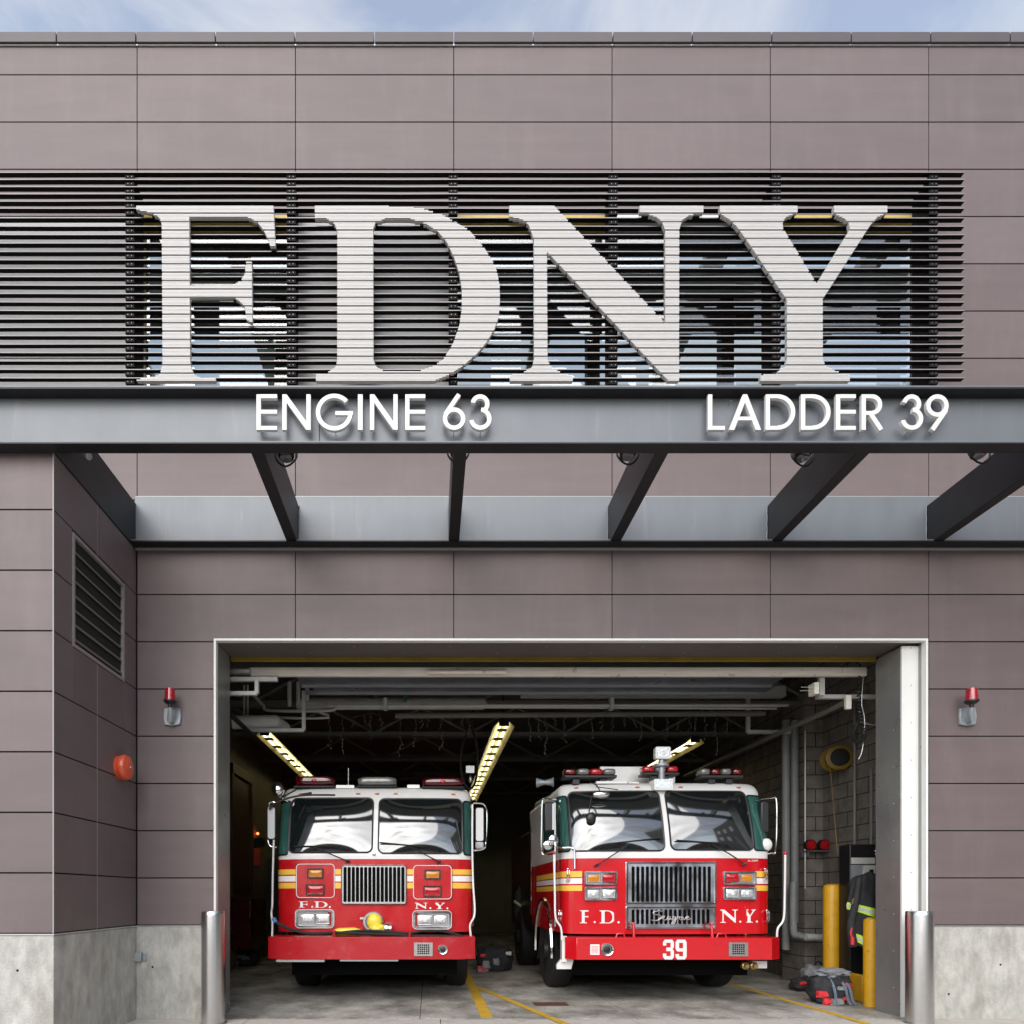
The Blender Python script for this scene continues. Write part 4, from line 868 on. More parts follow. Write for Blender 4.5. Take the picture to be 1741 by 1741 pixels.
class Truck:
    def __init__(s, name, label, cx, Dc, crop, hw, zb, zband, zglass, ztop, zroof, nexp=4.0, b=.34):
        s.cx, s.Dc, s.crop, s.w = cx, Dc, crop, hw
        s.root = thing(name, label, 'fire truck', (cx, Dc, 0))
        s.zb, s.z0, s.z1, s.z2, s.z3 = zb, zband, zglass, ztop, zroof
        pts = []
        for i in range(61):
            t = math.pi/2*i/60; pts.append((hw*math.sin(t)**(2/nexp) if i else 0, b*(1-max(math.cos(t), 0)**(2/nexp))))
        pts.append((hw, b+.2)); pts.append((hw, 2.5))
        s.tab = [(0, pts[0])]
        for a, c in zip(pts, pts[1:]): s.tab.append((s.tab[-1][0]+math.dist(a, c), c))
        s.smax = s.tab[-1][0]
    def P(s, q):
        a = abs(q); sg = 1 if q >= 0 else -1
        for (s0, p0), (s1, p1) in zip(s.tab, s.tab[1:]):
            if a <= s1 or s1 == s.smax:
                t = (a-s0)/max(s1-s0, 1e-9); x = p0[0]+(p1[0]-p0[0])*t; y = p0[1]+(p1[1]-p0[1])*t
                tx, ty = p1[0]-p0[0], p1[1]-p0[1]; l = math.hypot(tx, ty) or 1
                return sg*x, y, sg*ty/l, -tx/l
    def sx(s, x):        # arc length for an x on the front
        for (s0, p0), (s1, p1) in zip(s.tab, s.tab[1:]):
            if abs(x) <= p1[0]: t = (abs(x)-p0[0])/max(p1[0]-p0[0], 1e-9); return math.copysign(s0+(s1-s0)*t, x)
        return math.copysign(s.tab[60][0], x)
    def tilt(s, z):
        h = max(0, min(z, s.z3)-s.z1); return .16*h+.2*h*h
    def S(s, q, z, off=0):
        x, y, nx, ny = s.P(q)
        if z > s.z2:
            t = min(1, (z-s.z2)/(s.z3-s.z2)); off -= .10*(1-math.sqrt(max(0, 1-t*t)))
        return (x+nx*off, y+ny*off+s.tilt(z), z)
    def uv(s, u, v, D=None):
        k, ox, oy = s.crop; D = D or s.Dc
        return X(ox+u/k, D)-s.cx, Z(oy+v/k, D)
    def fy(s, x, z=1.2): return s.S(s.sx(x), z)[1]
    def grid(s, qs, zs, off=0, fn=None):
        m = MB(); vs = []
        for z in zs:
            for q in qs: vs.append(s.S(q, z, off(q, z) if callable(off) else off))
        n = len(qs)
        m.add(vs, [(i*n+j, i*n+j+1, (i+1)*n+j+1, (i+1)*n+j) for i in range(len(zs)-1) for j in range(n-1)]); return m
    def shell(s):
        qs = sorted(set([-s.smax, s.smax]+[math.copysign(t[0], g_) for t in s.tab[::1] for g_ in (-1, 1)]+[-s.smax*.9, s.smax*.9, 0.0]+[i*.1 for i in range(-10, 11)]))
        lo = s.grid(qs, [s.zb, s.zb+.02, 1.1, 1.4, s.z0]); 
        n = len(qs); lo.f.append(tuple(reversed(range(n)))); lo.m.append(0)
        lo.build('cab', s.paint, s.root, smooth=50)
        zs = [s.z0+.002, (s.z0+s.z1)/2, s.z1]+[s.z1+(s.z2-s.z1)*i/8 for i in range(1, 9)]+[s.z2+(s.z3-s.z2)*math.sin(R(15*i)) for i in range(1, 7)]
        up = s.grid(qs, zs); k = (len(zs)-1)*n; up.f.append(tuple(k+i for i in range(n))); up.m.append(0)
        up.build('cab_upper', TWHITE, s.root, smooth=50)
    def pane(s, u0, u1, v0, v1, mat, name='windshield', r=.07, gasket=True, q0=None, q1=None, bul=.05):
        xa, zt_ = s.uv(u0, v0); xb, zb2 = s.uv(u1, v1)
        zt_ = CH+(zt_-CH)*(1+s.tilt(zt_)/s.Dc); kk = 1+s.tilt((zt_+zb2)/2)/s.Dc
        qa = s.sx(xa*kk) if q0 is None else q0; qb = s.sx(xb*kk) if q1 is None else q1
        rows = 26; cols = 34; vs = []
        def ext(z):
            d = min(z-zb2, zt_-z); i = 0 if d >= r else r-math.sqrt(max(0, r*r-(r-d)**2)); return qa+i, qb-i
        for i in range(rows+1):
            t = (1-math.cos(math.pi*i/rows))/2; z = zb2+(zt_-zb2)*t; a, b = ext(z)
            for j in range(cols+1):
                q = a+(b-a)*j/cols; uu = (q-qa)/(qb-qa); bl = bul*(1-(2*uu-1)**2)*(1-(2*t-1)**2)
                vs.append(s.S(q, z, .007+bl))
        n = cols+1; m = MB(); m.add(vs, [(i*n+j, i*n+j+1, (i+1)*n+j+1, (i+1)*n+j) for i in range(rows) for j in range(cols)])
        o = m.build(name, mat, s.root, smooth=60)
        if gasket:
            loop = [vs[j] for j in range(n)]+[vs[i*n+cols] for i in range(1, rows+1)]+[vs[rows*n+j] for j in range(cols-1, -1, -1)]+[vs[i*n] for i in range(rows-1, -1, -1)]
            MB().tube(loop, .011, 6, caps=False).build('gasket', BLACK, o)
            lp = [(p[0], p[1]-.004, p[2]) for p in loop]
        return o
    def stripe(s, x0, x1, v0, v1, mat, q0=None, q1=None):
        za, zb2 = s.uv(0, v1)[1], s.uv(0, v0)[1]; qa = s.sx(x0) if q0 is None else q0; qb = s.sx(x1) if q1 is None else q1
        s.grid([qa+(qb-qa)*i/60 for i in range(61)], [za, zb2], .004).build('stripe', mat, s.root, smooth=60)
    def plate(s, u0, u1, v0, v1, name, mat, d=.01, r=.01, off=.001, parent=None, hole=None, bevel=0, D=None, y=None):
        xa, zt_ = s.uv(u0, v0, D); xb, zb2 = s.uv(u1, v1, D); y = s.fy((xa+xb)/2) if y is None else y
        hs_ = [rrect(xa+hole, xb-hole, zb2+hole, zt_-hole, max(r-hole, .004))] if hole else ()
        return MB().prism(rrect(xa, xb, zb2, zt_, r), y-off-d, y-off, holes=hs_).build(name, mat, parent or s.root, bevel=bevel)
    def text(s, glyphs, y, D=None, mat=WHITE, name='lettering'):
        m = MB()
        for ch, u0, u1, v0, v1 in glyphs:
            xa, zt_ = s.uv(u0, v0, D); xb, zb2 = s.uv(u1, v1, D)
            yy = y if y is not None else s.fy((xa+xb)/2)-.003
            mp_ = lambda l: [(xa+(xb-xa)*p[0], zb2+(zt_-zb2)*p[1]) for p in l]
            if ch == '.': m.prism(circ((xa+xb)/2, (zt_+zb2)/2, (xb-xa)/2, 14), yy-.001, yy)
            elif ch == '3': m.prism(mp_(OCT3), yy-.001, yy)
            elif ch == '9': m.prism(mp_(OCT9), yy-.001, yy, holes=[mp_(OCT9H)])
            else: L_ = SER[ch]; m.prism(mp_(L_[0]), yy-.001, yy, holes=[mp_(h) for h in L_[1:]])
        return m.build(name, mat, s.root, smooth=0)
    def pt(s, u, v, dy=0, D=None):
        x, z = s.uv(u, v, D); return (x, dy, z)
    def small_text(s, txt, u0, v1, hgt, y, D=None):
        cu = bpy.data.curves.new('t', 'FONT'); cu.body = txt; cu.size = 1; cu.extrude = 0.01
        to = bpy.data.objects.new('t', cu); COL.objects.link(to); bpy.context.view_layer.update()
        dg = bpy.context.evaluated_depsgraph_get(); me = bpy.data.meshes.new_from_object(to.evaluated_get(dg)); bpy.data.objects.remove(to)
        x, z = s.uv(u0, v1, D); k = hgt/.72
        me.transform(Matrix.Translation((x, y, z)) @ Matrix.Rotation(R(90), 4, 'X') @ Matrix.Scale(k, 4))
        me.materials.clear(); me.materials.append(WHITE)
        o = bpy.data.objects.new('lettering', me); COL.objects.link(o); o.parent = s.root
    def bumper(s, Db, uo0, ui0, ui1, uo1, vt, vb, ch, depth=.42, mat=None):
        xi0, zt_ = s.uv(ui0, vt, Db); xi1, zb2 = s.uv(ui1, vb, Db)
        xo0 = X(s.crop[1]+uo0/s.crop[0], Db+ch)-s.cx; xo1 = X(s.crop[1]+uo1/s.crop[0], Db+ch)-s.cx
        y0_ = Db-s.Dc; s.by = y0_; s.Db = Db
        pl = [(xi0, y0_), (xi1, y0_), (xo1, y0_+ch), (xo1, y0_+depth), (xo0, y0_+depth), (xo0, y0_+ch)]
        m = MB(); n = 6; m.add([(p[0], p[1], zb2) for p in pl]+[(p[0], p[1], zt_) for p in pl], [tuple(reversed(range(n))), tuple(range(n, 2*n))]+[(i, (i+1) % n, n+(i+1) % n, n+i) for i in range(n)])
        s.bump = m.build('bumper', mat or s.paint, s.root, bevel=.006); s.bz = (zb2, zt_)
        MB().box(xo0+.1, xo1-.1, y0_+.2, y0_+1.1, zb2+.05, zt_-.05).box(xo0+.2, xo1-.2, y0_+.5, y0_+1.2, zb2-.24, zb2+.049).build('chassis_with_shade', VOID, s.root)  # lower near-black box is added for the shadow under the truck
    def bolt(s, us, vs_):
        m = MB()
        for u in us:
            for v in vs_: x, z = s.uv(u, v, s.Db); m.lathe((x, s.by, z), (0, -1, 0), [(0, .012), (.006, .010), (.009, .0)], 10)
        m.build('bolt', M('bolt_red', (.3, .03, .03), .4) if 'bolt_red' not in bpy.data.materials else bpy.data.materials['bolt_red'], s.bump)
    def grid_speaker(s, u0, u1, v0, v1, n1=6, n2=5):
        xa, zt_ = s.uv(u0, v0, s.Db); xb, zb2 = s.uv(u1, v1, s.Db); hl = []; w0, h0_ = (xb-xa), (zt_-zb2)
        for i in range(n1):
            for j in range(n2):
                cx_, cz_ = xa+w0*(.17+.66*(i+.5)/n1), zb2+h0_*(.12+.76*(j+.5)/n2); a, b = w0*.66/n1*.36, h0_*.76/n2*.36
                hl.append([(cx_-a, cz_-b), (cx_+a, cz_-b), (cx_+a, cz_+b), (cx_-a, cz_+b)])
        o = MB().prism(rrect(xa, xb, zb2, zt_, .006), s.by-.012, s.by-.005, holes=hl).build('speaker', BRUSH, s.root, smooth=0)
        MB().box(xa+.008, xb-.008, s.by-.0048, s.by-.001, zb2+.008, zt_-.008).build('speaker_recess', VOID, o)
    def horn(s, u, v, r):
        x, z = s.uv(u, v, s.Db)
        o = MB().lathe((x, s.by-.001, z), (0, -1, 0), [(0, r), (.02, r), (.024, r*.95), (.02, r*.8), (-.05, r*.35)], 32).build('siren', CHROME, s.root)
        MB().lathe((x, s.by-.006, z), (0, -1, 0), [(0, r*.6), (.004, r*.45)], 24).build('siren_throat', BLACK, o)
    def grille(s, u0, u1, v0, v1, su0, su1, sv0, sv1, n, r, mat=CHROME, rim=.018, fr=.1):
        xa, zt_ = s.uv(u0, v0); xb, zb2 = s.uv(u1, v1); a, t = s.uv(su0, sv0); b, bt = s.uv(su1, sv1); y = s.fy((xa+xb)/2)
        hl = []; w0 = (b-a)/n
        for i in range(n): hl.append(rrect(a+w0*(i+fr), a+w0*(i+1-fr), bt, t, w0*.28, 3))
        o = MB().prism(rrect(xa, xb, zb2, zt_, r), y-.022, y-.016, holes=hl).build('grille', mat, s.root, smooth=30)
        MB().prism(rrect(xa+.01, xb-.01, zb2+.01, zt_-.01, max(r-.01, .004)), y-.010, y-.001).build('grille_recess', VOID, o)
        MB().prism(rrect(xa, xb, zb2, zt_, r), y-.034, y-.0005, holes=[rrect(xa+rim, xb-rim, zb2+rim, zt_-rim, max(r-rim, .004))]).build('grille_rim', CHROME, o, bevel=.003)
        return o
    def lampbox(s, u0, u1, v0, v1, cells, name, rim=.018, r=.022, matc=GRB):
        """rimmed rectangular light with lens cells [(u0,u1,v0,v1,material)]"""
        o = s.plate(u0, u1, v0, v1, name, matc, d=.03, r=r, off=.0005, hole=rim, bevel=.003)
        s.plate(u0+2, u1-2, v0+2, v1-2, 'back_plate', BLACK if matc is BLACK else SILVER, d=.006, r=r*.8, off=.0008, parent=o)
        for a, b, c, e, mt in cells:
            xa, zt_ = s.uv(a, c); xb, zb2 = s.uv(b, e); y = s.fy((xa+xb)/2)-.008
            MB().prism(rrect(xa, xb, zb2, zt_, .008), y-.012, y, holes=[rrect(xa+.006, xb-.006, zb2+.006, zt_-.006, .004)]).build('lens_bezel', CHROME, o)
            q = MB(); nn, kk = 10, 6; vs = []
            for i in range(kk+1):
                for j in range(nn+1):
                    fx, fz = j/nn, i/kk; vs.append((xa+.006+(xb-xa-.012)*fx, y-.004-.012*(1-(2*fx-1)**4)*(1-(2*fz-1)**4), zb2+.006+(zt_-zb2-.012)*fz))
            q.add(vs, [(i*(nn+1)+j, i*(nn+1)+j+1, (i+1)*(nn+1)+j+1, (i+1)*(nn+1)+j) for i in range(kk) for j in range(nn)])
            q.build('lens', mt, o, smooth=60)
            if mt is CLEARL:
                MB().lathe(((xa+xb)/2, y-.012, (zt_+zb2)/2), (0, -1, 0), [(0, (zt_-zb2)*.22), (.008, (zt_-zb2)*.18), (.011, 0)], 16).build('bulb', TWHITE, o)
        return o
    def markers(s, us, v, w0=.05):
        for u in us:
            x, z = s.uv(u, v); k_ = 1+(s.tilt(z)+.02)/s.Dc; z = CH+(z-CH)*k_; x *= k_; y = s.S(s.sx(x), z)[1]
            MB().ball((x, y-.004, z), w0*.6, .014, .012, n=14, k=8, e=.8).build('marker_light', AMBERM, s.root)
    def wheel(s, x, y, r, wd, sgn):
        o = MB().lathe((x+sgn*wd*.5, y, r), (sgn, 0, 0), [(-.12, .08), (-.1, r*.52), (-.02, r*.56), (-.01, r*.60), (-.03, r*.60), (-.08, r*.3), (.02, r*.22), (.04, r*.14), (.045, 0)], 32).build('wheel', BLKST, s.root)
        prof = [(-wd, r*.58), (-wd, r*.86), (-wd*.92, r*.97), (-wd*.8, r), (-wd*.2, r), (-wd*.08, r*.97), (0, r*.86), (0, r*.6), (-.03, r*.58)]
        MB().lathe((x+sgn*wd*.5, y, r), (sgn, 0, 0), prof, 48).build('tyre', RUBBER, o)
    def rod(s, pts, r, name, mat=CHROME, parent=None, sm=5): return MB().tube(smooth(pts, sm), r, 8).build(name, mat, parent or s.root)
    def wiper(s, a0, a1, b0, b1):
        def p(u, v, o): 
            x, z = s.uv(u, v); x2 = x*(1+s.tilt(z)/s.Dc); q = s.S(s.sx(x), z, .02); return (q[0]*(1+s.tilt(z)/s.Dc), q[1]-o, z)
        o = MB().tube([p(*a0, .02), p((a0[0]+a1[0])/2, (a0[1]+a1[1])/2, .05), p(*a1, .045)], .008, 6).tube([p(a0[0]-14, a0[1]+6, .012), p(a0[0]+10, a0[1]-4, .03)], .014, 8).build('wiper', BLACK, s.root)
        MB().tube([p(b0[0]+(b1[0]-b0[0])*i/6, b0[1]+(b1[1]-b0[1])*i/6, .03) for i in range(7)], .009, 6).build('wiper_blade', RUBBER, o)

# ---- right: ladder truck
T1 = Truck('ladder_truck', 'red and white ladder truck with number 39 bumper, parked at right in the opening', 2.93, 7.85, (3.704, 890, 1250), 1.285, .835, 1.755, 1.845, 2.61, 2.735)
T1.paint = REDP; t = T1; t.shell()
t.pane(322, 890, 352, 727, SHIELD); t.pane(930, 1452, 352, 722, SHIELD)
t.pane(0, 0, 375, 727, TEAL, 'quarter_window', r=.03, gasket=True, q0=-1.50, q1=t.sx(t.uv(306, 0)[0]), bul=.0)
t.pane(0, 0, 375, 722, TEAL, 'quarter_window', r=.03, gasket=True, q0=t.sx(t.uv(1466, 0)[0]), q1=1.50, bul=.0)
xl, xr = t.uv(375, 0)[0], t.uv(1470, 0)[0]
for v0, v1, mt in ((855, 893, YSTRIPE), (900, 935, WSTRIPE), (945, 980, YSTRIPE)):
    t.stripe(0, xl, v0, v1, mt, q0=-3.2); t.stripe(xr, 0, v0, v1, mt, q1=3.2)
t.plate(642, 1208, 798, 1218, 'grille_plate', GRB, d=.004, r=.006, off=.0003)
GRB_ = 0
g1 = t.grille(645, 1208, 800, 1062, 672, 1180, 827, 1050, 17, .008, mat=GRB, fr=.18)
g2 = t.grille(645, 1205, 1080, 1216, 672, 1172, 1096, 1190, 17, .008, mat=GRB, fr=.18)
# brand script in chrome wire
x0, z0 = t.uv(800, 1180); sx_, sz_ = t.uv(1045, 1105)[0]-x0, t.uv(1045, 1105)[1]-z0; yb_ = t.fy(.0)-.045
SCR = [[(.27,.93),(.20,1.0),(.06,.9),(.05,.72),(.2,.62),(.24,.42),(.14,.2),(.0,.22)], [(.20,.3),(.30,.42),(.33,.55),(.28,.55),(.27,.35),(.33,.22),(.40,.35)],
       [(.48,.52),(.42,.5),(.39,.32),(.43,.22),(.48,.42),(.49,.25),(.53,.3)], [(.60,.52),(.54,.48),(.53,.3),(.58,.28),(.61,.5),(.59,.0),(.52,-.12),(.51,.0),(.62,.26)],
       [(.63,.28),(.66,.52),(.70,.5),(.70,.38)], [(.77,.52),(.72,.45),(.71,.3),(.75,.24),(.78,.48),(.79,.26)], [(.80,.5),(.83,.24),(.88,.5)], [(.88,.36),(.95,.45),(.93,.54),(.89,.42),(.91,.24),(1.0,.36)]]
m = MB()
for st in SCR: m.tube(smooth([(x0+p[0]*sx_, yb_, z0+p[1]*sz_) for p in st], 5), .0045 if st is not SCR[0] else .007, 6)
m.build('lettering', SILVER, t.root)
Y_, R_, C_ = AMBER, REDL, CLEARL
t.lampbox(383, 592, 857, 942, [(403, 486, 872, 929, Y_), (496, 579, 872, 929, R_)], 'warning_light'); t.lampbox(385, 592, 955, 1040, [(399, 484, 968, 1028, C_), (494, 579, 968, 1028, C_)], 'headlight')
t.lampbox(1257, 1465, 857, 942, [(1275, 1358, 870, 926, R_), (1368, 1451, 870, 926, Y_)], 'warning_light'); t.lampbox(1257, 1465, 955, 1037, [(1271, 1357, 966, 1025, C_), (1367, 1452, 966, 1025, C_)], 'headlight')
t.text([('F', 360, 444, 1103, 1185), ('.', 445, 458, 1170, 1184), ('D', 480, 582, 1103, 1185), ('.', 592, 606, 1171, 1185), ('N', 1240, 1352, 1098, 1181), ('.', 1362, 1375, 1168, 1181), ('Y', 1384, 1470, 1098, 1181), ('.', 1476, 1489, 1168, 1181)], None)
t.small_text('SL13009T', 1422, 795, .022, t.fy(t.uv(1460, 0)[0])-.012)
t.bumper(7.55, 262, 335, 1565, 1612, 1275, 1415, .13)
t.text([('3', 878, 947, 1287, 1412)], t.by-.002, D=7.55); t.text([('9', 957, 1027, 1287, 1412)], t.by-.002, D=7.55)
t.grid_speaker(1290, 1412, 1304, 1392); t.horn(525, 1349, .075)
t.plate(420, 478, 1317, 1383, 'notice_plate', WSTRIPE, d=.003, r=.003, D=7.55, y=t.by)
nl = MB()
for i in range(6): a = t.uv(426, 1330+i*8, 7.55); b = t.uv(472, 1333+i*8, 7.55); nl.box(a[0], b[0], t.by-.005, t.by-.0042, b[1], a[1])
nl.build('notice_lines', REDF, t.root); t.bolt((405, 680, 1222, 1495), (1312, 1389))
for u in (697, 1190):
    a = t.pt(u, 1270, t.by+.16, 7.7); b = t.pt(u, 1190, t.by+.2, 7.7); MB().tube([a, (b[0], b[1]-.03, b[2]), b], [.02, .016, .024], 10).build('hose_hook', REDP, t.root)
for u0, u1 in ((578, 640), (1212, 1278)):
    a = t.uv(u0, 1275, 7.7); b = t.uv(u1, 1250, 7.7); yy = t.by+.14
    MB().tube([(a[0], yy, a[1]-.01), (a[0]+.02, yy, b[1]), (b[0]-.02, yy, b[1]), (b[0], yy, a[1]-.01)], .011, 8).build('tie_down', REDP, t.root)
t.markers((390, 767, 1040, 1413), 328)
# roof equipment
yr = .30
MB().box(*[t.uv(580, 0)[0], t.uv(1092, 0)[0]], .7, .75, t.z3-.02, t.uv(0, 203, 8.6)[1]).build('roof_panel', TWHITE, t.root)
MB().box(t.uv(500, 0)[0], t.uv(700, 0)[0], .30, .5, t.z3-.02, t.uv(0, 262)[1]).box(t.uv(710, 0)[0], t.uv(778, 0)[0], .30, .5, t.z3-.02, t.uv(0, 268)[1]).build('roof_box', TWHITE, t.root)
def lightbar(t, u0, u1, v0, v1, cells, yy=.28, base=True, k=.3):
    xa, zt_ = t.uv(u0, v0, t.Dc+yy); xb, zb2 = t.uv(u1, v1, t.Dc+yy)
    h = zt_-zb2; o = MB().box(xa, xb, yy, yy+.22, zb2, zb2+h*k).build('light_bar', BLACK, t.root, bevel=.01)
    if base:
        for q in (xa+.12, xb-.2): MB().box(q, q+.08, yy+.05, yy+.15, t.z3-.02, zb2).build('bar_foot', BLACK, o)
    n = len(cells); w0 = (xb-xa)/n
    for i, c_ in enumerate(cells):
        MB().ball((xa+w0*(i+.5), yy+.11, zb2+h*(.5+k/2)), w0*.48, .10, h*(.5-k/2), n=28, k=12, e=.5).build('lens', c_, o, smooth=60)
        if c_ in (REDL, REDD): MB().ball((xa+w0*(i+.5), yy+.015, zb2+h*.6), min(w0*.14, .04), .01, h*.14, n=10, k=6).build('reflector', REDL, o)
lightbar(t, 258, 590, 205, 268, [REDD, CLEARD, REDL, CLEARD]); lightbar(t, 755, 985, 190, 250, [REDL, CLEARD, REDL], yy=.34); lightbar(t, 1118, 1388, 205, 268, [CLEARD, REDD, CLEARD, REDD])
a = t.uv(850, 262); b = t.uv(970, 332); zc = t.S(0, 2.6)[1]
o = MB().prism(rrect(a[0], b[0], b[1], a[1], .01), zc-.09, zc+.1).build('scene_light', TWHITE, t.root, bevel=.005)
MB().prism(rrect(a[0]+.015, b[0]-.015, b[1]+.015, a[1]-.012, .006), zc-.096, zc-.091).build('lens', CLEARL, o)
a = t.uv(823, 78, 8.2); b = t.uv(918, 152, 8.2)
o = MB().prism(rrect(a[0], b[0], b[1], a[1], .02), .30, .38).build('spotlight', TWHITE, t.root, bevel=.008)
MB().prism(rrect(a[0]+.02, b[0]-.02, b[1]+.02, a[1]-.02, .02), .292, .299).build('lens', CLEARL, o)
MB().lathe(((a[0]+b[0])/2, .297, (a[1]+b[1])/2), (0, -1, 0), [(0, .03), (.01, .022), (.012, 0)], 16).build('bulb', TWHITE, o)
MB().lathe(((a[0]+b[0])/2, .36, b[1]-.10), (0, 0, 1), [(-.25, .04), (0, .04), (.01, .09), (.04, .09), (.05, .04), (.10, .035)], 16).build('swivel_base', GREYC, o)
# convex mirror on the windshield, inner mirror
def mirror_disc(t, u, v, rx, rz, yy, mat, name='convex_mirror'):
    x, z = t.uv(u, v); return MB().ball((x, yy, z), rx, .035, rz, n=24, k=12).build(name, mat, t.root)
o = mirror_disc(t, 500, 367, .108, .045, t.S(-.9, 2.5)[1]-.14, CHROME)
yy = t.S(-.9, 2.5)[1]-.12
MB().tube([t.pt(500, 350, yy), t.pt(488, 300, yy+.1), t.pt(455, 265, yy+.2)], .007, 6).tube([t.pt(470, 315, yy+.02), t.pt(610, 335, yy)], .006, 6).tube([t.pt(440, 385, yy), t.pt(422, 480, yy)], .005, 6).build('mirror_arm', BLACK, o)
mirror_disc(t, 430, 520, .062, .072, t.S(-.98, 2.1)[1]-.05, BLACK, 'round_mirror')
t.wiper((462, 818), (660, 688), (590, 678), (876, 646)); t.wiper((1388, 812), (1180, 690), (957, 662), (1245, 683))
# side mirrors
o = t.rod([t.pt(232, 385, .28), t.pt(150, 395, .1), t.pt(125, 410, .08), t.pt(120, 560, .08), t.pt(122, 730, .08), t.pt(150, 745, .1), t.pt(215, 740, .25)], .012, 'side_mirror', sm=8)
a = t.uv(140, 412); b = t.uv(206, 600); MB().box(a[0], b[0], .11, .2, b[1], a[1]).build('mirror_case', BLACK, o, bevel=.02); MB().box(a[0]+.10, b[0]-.005, .104, .109, b[1]+.02, a[1]-.02).build('mirror_glass', SILT, o)
for u, v, rr in ((196, 656, .066), (160, 690, .06)): x, z = t.uv(u, v); MB().lathe((x, .06, z), (.2, -1, 0), [(-.04, .01), (-.03, rr*.9), (0, rr), (.012, rr*.92), (.025, rr*.5), (.028, 0)], 28).build('round_mirror', CHROME, o)
t.rod([t.pt(200, 670, .02), t.pt(208, 700, .0), t.pt(250, 706, .05), t.pt(305, 708, .02), t.pt(322, 730, .0), t.pt(322, 842, -.02)], .011, 'mirror_arm', parent=o, sm=6)
o = t.rod([t.pt(1530, 390, .25), t.pt(1590, 388, .1), t.pt(1612, 400, .08), t.pt(1615, 560, .08), t.pt(1608, 725, .08), t.pt(1590, 740, .1), t.pt(1545, 738, .25)], .012, 'side_mirror', sm=8)
a = t.uv(1532, 405); b = t.uv(1590, 610); MB().box(a[0], b[0], .14, .24, b[1], a[1]).build('mirror_case', BLACK, o, bevel=.02); x, z = t.uv(1562, 685); MB().ball((x, .12, z), .07, .05, .08).build('round_mirror', TWHITE, o)
# poles on the bumper ends, handles, hinges
o = t.rod([t.pt(192, 750, -.2, 7.65), t.pt(198, 1000, -.2, 7.65), t.pt(203, 1150, -.2, 7.65), t.pt(235, 1210, -.2, 7.65), t.pt(243, 1290, -.2, 7.65)], .012, 'corner_pole', TWHITE); x, z = t.uv(192, 742, 7.65); MB().ball((x, -.2, z), .022).build('pole_tip', REDL, o)
o = t.rod([t.pt(1648, 750, -.2, 7.65), t.pt(1645, 1000, -.2, 7.65), t.pt(1638, 1155, -.2, 7.65), t.pt(1602, 1215, -.2, 7.65), t.pt(1596, 1270, -.2, 7.65)], .012, 'corner_pole', TWHITE); x, z = t.uv(1648, 742, 7.65); MB().ball((x, -.2, z), .024).build('pole_tip', REDL, o)
for u, v0, v1 in ((290, 840, 922), (1538, 840, 915), (254, 1110, 1182), (1555, 1105, 1178)):
    x, z0_ = t.uv(u, v1); z1_ = t.uv(u, v0)[1]; yy = t.fy(x) if abs(x) < 1.28 else .3
    MB().tube(smooth([(x-.012, yy-.01, z0_), (x-.012, yy-.05, z0_+.02), (x-.012, yy-.05, z1_-.02), (x-.012, yy-.01, z1_), (x+.012, yy-.01, z1_), (x+.012, yy-.05, z1_-.02), (x+.012, yy-.05, z0_+.02), (x+.012, yy-.01, z0_)], 3), .007, 6).build('grab_handle', CHROME, t.root)
a = t.uv(205, 1470, 7.8); b = t.uv(310, 1412, 7.8)
MB().prism([(a[0], a[1]), (b[0]-.03, a[1]), (b[0], b[1]), (a[0]+.06, b[1]+.02), (a[0], a[1]+.05)], t.by+.2, t.by+.26).box(t.uv(232, 0, 7.8)[0], t.uv(262, 0, 7.8)[0], t.by+.15, t.by+.25, b[1]-.02, t.uv(0, 1262, 7.8)[1]).build('step_bracket', TWHITE, t.root)
a = t.uv(1440, 1465, 7.8); b = t.uv(1520, 1420, 7.8); MB().prism([(a[0]+.04, a[1]), (b[0], a[1]), (b[0], b[1]), (a[0], b[1])], t.by+.2, t.by+.26).build('step_bracket', TWHITE, t.root)
m = MB()
for u in (1372, 1425): x, z = t.uv(u, 1447, 7.8); m.lathe((x, t.by+.2, z), (0, -1, 0), [(0, .04), (.06, .045), (.07, .03), (.1, .025)], 16)
m.build('hose_outlet', M('brass', (.4, .28, .12), .3, .8), t.root)
def rear(t, red, hgt=2.5, ln=9.0, body=None):
    w0 = t.w
    MB().box(-w0+.06, w0-.06, 2.52, ln, .75, hgt).build('body', body or red, t.root, bevel=.02)
    MB().box(-w0+.25, w0-.25, .5, ln-.2, .5, .9).box(-w0+.42, w0-.42, .95, 4, .30, .499).build('frame_with_shade', VOID, t.root)  # frame, plus a near-black box filling in the shade below the body
    for yy in (1.45, ln-1.3):
        for sg in (-1, 1): t.wheel(sg*(w0-.17), yy, .53, .32, sg)
    for sg in (-1, 1):
        pts = [(sg*(w0+.004), 1.45+.66*math.cos(R(a)), .53+.72*math.sin(R(a))) for a in range(-5, 186, 10)]
        MB().tube(pts, .035, 8).build('wheel_arch', CHROME, t.root)
        MB().box(sg*w0-.004, sg*w0+.004, .55, 2.35, 1.0, 1.2).build('side_door', red, t.root) if 0 else None
        MB().box(*sorted((sg*(w0+.001), sg*(w0+.006))), .62, 1.45, 1.9, 2.5).build('side_window', TEAL, t.root)
        MB().tube([(sg*(w0+.02), .5, .9), (sg*(w0+.02), .5, 2.5)], .012, 6).tube([(sg*(w0+.02), 2.45, 1.0), (sg*(w0+.02), 2.45, 2.3)], .012, 6).build('grab_rail', CHROME, t.root)
rear(t, REDP, 2.4, 5.6, body=M('dark_body', (.035, .03, .03), .3, .4))
o = MB().box(-.45, .45, 1.2, 5.6, 2.76, 2.92).build('aerial_ladder', GREYC, t.root)
m = MB(); a = t.uv(165, 285, 9.2)
